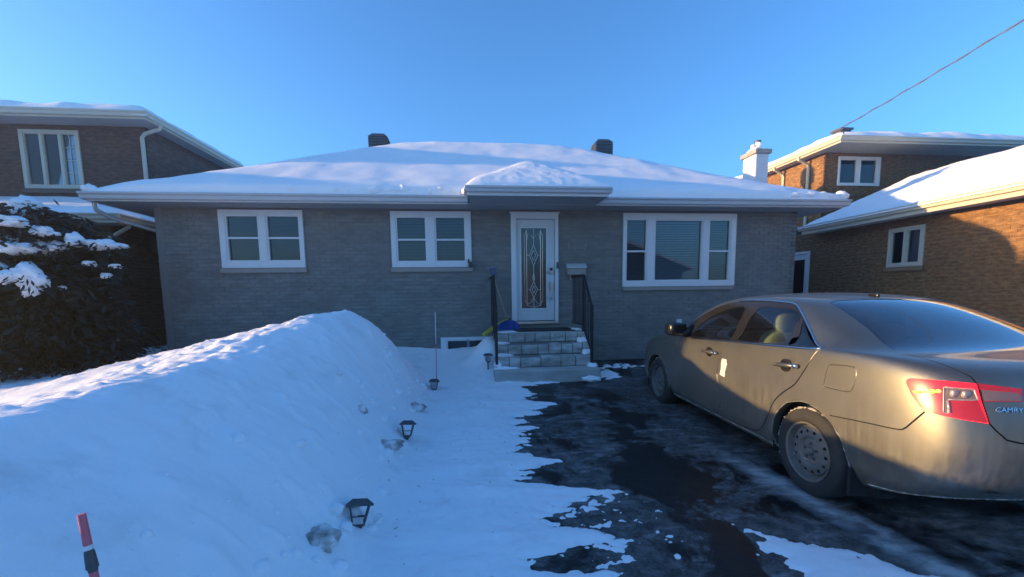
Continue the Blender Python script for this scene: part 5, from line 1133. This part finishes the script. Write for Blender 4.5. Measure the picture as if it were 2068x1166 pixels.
# underbody and cabin
b = MB(); b.box((-.55, -.70, .26), (3.3, .70, .33)); b.box((-.95, -.62, .44), (-.5, .62, .50)); b.build('underbody', M['car_dark'], CAR, local=True)
b = MB(); b.box((-.3, -.76, .35), (2.4, .76, .40)); b.box((2.25, -.74, .4), (2.45, .74, 1.02)); b.box((-.36, -.72, .4), (-.20, .72, 1.12)); b.build('cabin_floor', M['car_dark'], CAR, local=True)
MB().superbox((2.28, 0, .98), (.22, .74, .07), .4).build('dashboard', M['car_dark'], CAR, smooth=True, local=True)
for y in (.38, -.38):
    s_ = MB(); s_.superbox((1.30, y, .60), (.27, .25, .12), .5); s_.superbox((1.02, y, .86), (.10, .24, .32), .5, rot=Matrix.Rotation(-.25, 3, 'Y')); st_ = s_.build('front_seat', M['seat'], CAR, smooth=True, local=True)
    MB().superbox((.93, y, 1.24), (.055, .13, .10), .6).build('headrest', M['seat'], st_, smooth=True, local=True)
s_ = MB(); s_.superbox((.28, 0, .62), (.28, .68, .13), .4); s_.superbox((-.02, 0, .90), (.10, .67, .28), .4, rot=Matrix.Rotation(-.35, 3, 'Y')); bs_ = s_.build('rear_seat', M['seat'], CAR, smooth=True, local=True)
for y in (.40, -.40): MB().superbox((-.08, y, 1.20), (.06, .14, .09), .6).build('headrest', M['seat'], bs_, smooth=True, local=True)
# wheels
def wheel(cx_, sd):
    r = .332; w = MB(); Y0 = .89*sd
    fr_ = lambda a, b, h: (cx_+a, Y0-sd*h, .332+b)
    prof = [(.222, .018), (.236, .004), (.262, 0), (.298, .008), (.318, .022), (.330, .045), (.332, .075), (.332, .145), (.328, .18), (.30, .21), (.225, .215)]
    tagw = bpy.data.objects.new('wheel', w.lathe(prof, fr_, 56).mesh('wheel', M['tyre'], smooth=True)); COL.objects.link(tagw); tagw.parent = CAR
    # pressed steel rim with round vent holes
    hp = []; ed = []
    def circ(cx2, cy2, rr, n):
        b = len(hp); hp.extend([(cx2+rr*math.cos(2*math.pi*k/n), cy2+rr*math.sin(2*math.pi*k/n)) for k in range(n)]); ed.extend([(b+k, b+(k+1) % n) for k in range(n)])
    for rr, n in ((.2215, 64), (.208, 64), (.195, 60), (.183, 56), (.170, 52), (.130, 40), (.112, 36), (.098, 30), (.075, 24), (.045, 18)): circ(0, 0, rr, n)
    vents = [(.150*math.cos(2*math.pi*k/14), .150*math.sin(2*math.pi*k/14)) for k in range(14)]
    for x, y in vents: circ(x, y, .0125, 12)
    rs = delaunay_2d_cdt([Vector(p) for p in hp], ed, [], 0, 1e-6); vs_ = np.array([tuple(p) for p in rs[0]])
    dep = lambda q: float(np.interp(q, [0, .045, .075, .098, .112, .130, .170, .183, .195, .208, .2215, .23], [.045, .046, .050, .050, .036, .034, .044, .060, .060, .018, .012, .02]))
    fs_ = []
    for f in rs[2]:
        c = vs_[list(f)].mean(0)
        if np.hypot(*c) > .2216 or any(math.hypot(c[0]-x, c[1]-y) < .0122 for x, y in vents): continue
        fs_.append(tuple(f) if sd < 0 else tuple(f)[::-1])
    rim = MB().add([fr_(x, y, dep(math.hypot(x, y))) for x, y in vs_], fs_); ro = rim.build('rim', M['rim'], tagw, smooth=35, local=True)
    MB().lathe([(0, .11), (.20, .11), (.215, .05)], fr_, 24).build('brake_drum', M['car_dark'], tagw, local=True)
    hb = MB(); hb.lathe([(0, .018), (.022, .020), (.030, .032), (.033, .05)], fr_, 16)
    for k in range(5):
        a = 2*math.pi*k/5+.3; x, y = .057*math.cos(a), .057*math.sin(a); hb.tube([fr_(x, y, .052), fr_(x, y, .024)], [.0125, .010], 6)
    hb.build('hub', M['hub'], tagw, smooth=40, local=True)
    # packed ice on the tyre shoulder
    ic = MB(); pr = random.Random(int(cx_*7)+sd)
    pts_ = []; rr_ = []
    for k in range(46):
        a = math.pi*.62 - k*.052; pts_.append((cx_+(.322)*math.cos(a), Y0-sd*.035, .332+.322*math.sin(a))); rr_.append(pr.choice((.002, .005, .008, .012, .015))*(1 if k > 3 else .5))
    ic.tube(pts_, rr_, 6); tag(ic.build('packed_ice', M['salt'], tagw, smooth=True, local=True), kind='stuff')
    return tagw
for cx_ in (0, 2.776):
    for sd in (1, -1): wheel(cx_, sd)

# ---------------------------------------------------------------- small things in the snow
def snow_at(x, y): return float(snow_h(np.array([[x]]), np.array([[y]]))[0, 0])
def path_light(x, y, zt, s, tilt, rot, label, broken=False, root=None):
    t = thing('path_light', label, 'path light', (x, y, zt), rot, 'dark solar path lights along the driveway edge'); t.rotation_euler = (tilt[0], tilt[1], rot)
    c = MB(); a = .075*s; h = .03*s
    c.add([(-a, -a, -.012), (a, -a, -.012), (a, a, -.012), (-a, a, -.012), (-a, -a, 0), (a, -a, 0), (a, a, 0), (-a, a, 0), (-a*.55, -a*.55, h), (a*.55, -a*.55, h), (a*.55, a*.55, h), (-a*.55, a*.55, h)],
          [(3, 2, 1, 0), (0, 1, 5, 4), (1, 2, 6, 5), (2, 3, 7, 6), (3, 0, 4, 7), (4, 5, 9, 8), (5, 6, 10, 9), (6, 7, 11, 10), (7, 4, 8, 11), (8, 9, 10, 11)]); c.build('cap', M['lamp_plastic'], t, local=True)
    f = MB(); b0, b1, z0, z1 = a*.72, a*.42, -.012, -.115*s
    for sx, sy in ((-1, -1), (1, -1), (1, 1), (-1, 1)): f.tube([(sx*b0, sy*b0, z0), (sx*b1, sy*b1, z1)], .0055*s, 5)
    q = [(-b1, -b1, z1), (b1, -b1, z1), (b1, b1, z1), (-b1, b1, z1), (-b1, -b1, z1)]
    for p0, p1 in zip(q, q[1:]): f.tube([p0, p1], .006*s, 5)
    m = .55; q = [(sx*(b0+(b1-b0)*m), sy*(b0+(b1-b0)*m), z0+(z1-z0)*m) for sx, sy in ((-1, -1), (1, -1), (1, 1), (-1, 1), (-1, -1))]
    for p0, p1 in zip(q, q[1:]): f.tube([p0, p1], .004*s, 5)
    f.build('frame', M['lamp_plastic'], t, smooth=40, local=True)
    if not broken:
        b = MB(); b.add([(sx*b0*.8, sy*b0*.8, z0) for sx, sy in ((-1, -1), (1, -1), (1, 1), (-1, 1))]+[(sx*b1*.85, sy*b1*.85, z1) for sx, sy in ((-1, -1), (1, -1), (1, 1), (-1, 1))], [(0, 1, 5, 4), (1, 2, 6, 5), (2, 3, 7, 6), (3, 0, 4, 7)]); b.build('lens', M['lamp_glass'], t, local=True)
    k = MB(); k.add([(-b1, -b1, z1-.001), (b1, -b1, z1-.001), (b1, b1, z1-.001), (-b1, b1, z1-.001), (-.012, -.012, z1-.03*s), (.012, -.012, z1-.03*s), (.012, .012, z1-.03*s), (-.012, .012, z1-.03*s)], [(0, 1, 2, 3), (0, 4, 5, 1), (1, 5, 6, 2), (2, 6, 7, 3), (3, 7, 4, 0)]); k.build('collar', M['lamp_plastic'], t, local=True)
    MB().tube([(0, 0, z1-.02*s), (0, 0, z1-.32)], .013*s, 8).build('stake', M['lamp_plastic'], t, smooth=40, local=True)
    return t
path_light(-.70, 2.60, .245, 1.05, (-.42, .14), .25, 'nearest dark path light, tilted, its lens missing, beside a dirty snow clump', True)
path_light(-.63, 4.25, .245, 1.05, (-.30, .10), .2, 'leaning dark path light with open frame, second from the camera', True)
path_light(-.53, 6.42, .235, 1.05, (-.12, .03), .1, 'upright dark path light with lens at the foot of the thin red marker')
path_light(.335, 7.2, .50, .92, (-.1, .05), .3, 'dark path light half buried in the drift beside the stone steps')
# markers
t = thing('driveway_marker', 'thin red driveway marker rod with white top behind a path light', 'marker', (-.50, 6.47, 0), 0, 'driveway marker rods')
MB().tube([(-.50, 6.47, 0), (-.49, 6.47, .80)], .006, 6).build('rod', M['red_plastic'], t, smooth=True)
MB().tube([(-.49, 6.47, .80), (-.485, 6.47, 1.28)], .006, 6).build('reflector_tip', M['white_trim'], t, smooth=True)
t = thing('driveway_marker', 'red driveway marker stake with dark band leaning in the near snow bank', 'marker', (-.9, 1.08, 0), 0, 'driveway marker rods')
a_, b_ = Vector((-.972, 1.11, 1.005)), Vector((-.84, 1.02, .25)); dv = b_-a_
MB().tube([a_, a_+dv*.10, b_], [.0085, .009, .009], 10).build('rod', M['red_plastic'], t, smooth=40)
MB().tube([a_+dv*.118, a_+dv*.125, a_+dv*.125, a_+dv*.178, a_+dv*.178, a_+dv*.19], [.0095, .0095, .0105, .0128, .0105, .0095], 10).build('band', M['lamp_plastic'], t, smooth=40)
MB().tube([a_+dv*.103, a_+dv*.118], .0098, 10).build('white_band', M['white_trim'], t, smooth=40)
# dirty clumps of old snow
for i, (x, y, r, lb_) in enumerate(((-.86, 2.27, (.10, .09, .06), 'large dirty snow clump at the foot of the bank left of the nearest path light'), (-.70, 5.3, (.11, .1, .055), 'dirty snow clump at the foot of the bank near the upright path light'),
                           (-.76, 3.75, (.13, .08, .05), 'long dirty snow clump beside the second path light'), (-1.02, 4.0, (.05, .05, .05), 'small dirty snow clump on the side of the bank'))):
    b = MB(); z = snow_at(x, y)-.45*r[2]; lump(b, (x, y, z), (r[0]*1.25, r[1]*1.1, r[2]*1.1), i*7.7+2); tag(b.build('snow_clump', M['snow_dirty'], None, smooth=True), lb_, 'snow clump', 'dirty snow clumps along the bank')
# broken chunks thrown up by the shovel, along the foot and flank of the bank
ck = MB(); pr = random.Random(21)
for i in range(130):
    y = pr.uniform(1.2, 6.6); x = -.62-abs(pr.gauss(0, .32)); r = pr.choice((.012, .018, .025, .03, .045, .06)); z = snow_at(x, y)
    b = bmesh.new(); bmesh.ops.create_icosphere(b, subdivisions=1, radius=1)
    for v in b.verts: v.co = Vector((v.co.x*r*pr.uniform(.6, 1.2)+x, v.co.y*r*pr.uniform(.6, 1.2)+y, v.co.z*r*pr.uniform(.4, .9)+z))
    b.verts.index_update(); ck.add([v.co for v in b.verts], [[v.index for v in f.verts] for f in b.faces]); b.free()
tag(ck.build('snow_chunks', M['snow_ground'], None, smooth=60), 'small broken chunks of snow lying along the bank', 'snow', kind='stuff')
# gritty crumbs scattered over the walkway snow
cr = MB(); pr = random.Random(9)
for i in range(130):
    x, y = pr.uniform(-.75, .45), pr.uniform(1.8, 6.0); s_ = pr.choice((.004, .005, .006, .009, .012)); z = snow_at(x, y)
    if z-float(gz(y)) < .01: continue
    a = pr.uniform(0, 3); cr.add([(x+s_*math.cos(a+k*1.57)*(1+.3*(k % 2)), y+s_*math.sin(a+k*1.57), z-.002) for k in range(4)]+[(x, y, z+s_*.7)], [(0, 1, 4), (1, 2, 4), (2, 3, 4), (3, 0, 4)])
tag(cr.build('grit', M['snow_dirty'], None), 'scattered grit and dirty crumbs on the snowy walkway', 'grit', kind='stuff')


# ---------------------------------------------------------------- thin haze volume, added in place of a lens veil
hz = MB(); hz.box((-150, -150, -1.2), (150, 150, 9.5))
hm = bpy.data.materials.new('veil_haze'); hm.use_nodes = True; hn = hm.node_tree.nodes; hn.clear()
ho = hn.new('ShaderNodeOutputMaterial'); hv = hn.new('ShaderNodeVolumePrincipled'); hv.inputs['Color'].default_value = (.75, .88, 1, 1); hv.inputs['Density'].default_value = .0075; hv.inputs['Anisotropy'].default_value = .9
hm.node_tree.links.new(hv.outputs[0], ho.inputs['Volume'])
tag(hz.build('haze', hm, None), kind='stuff')
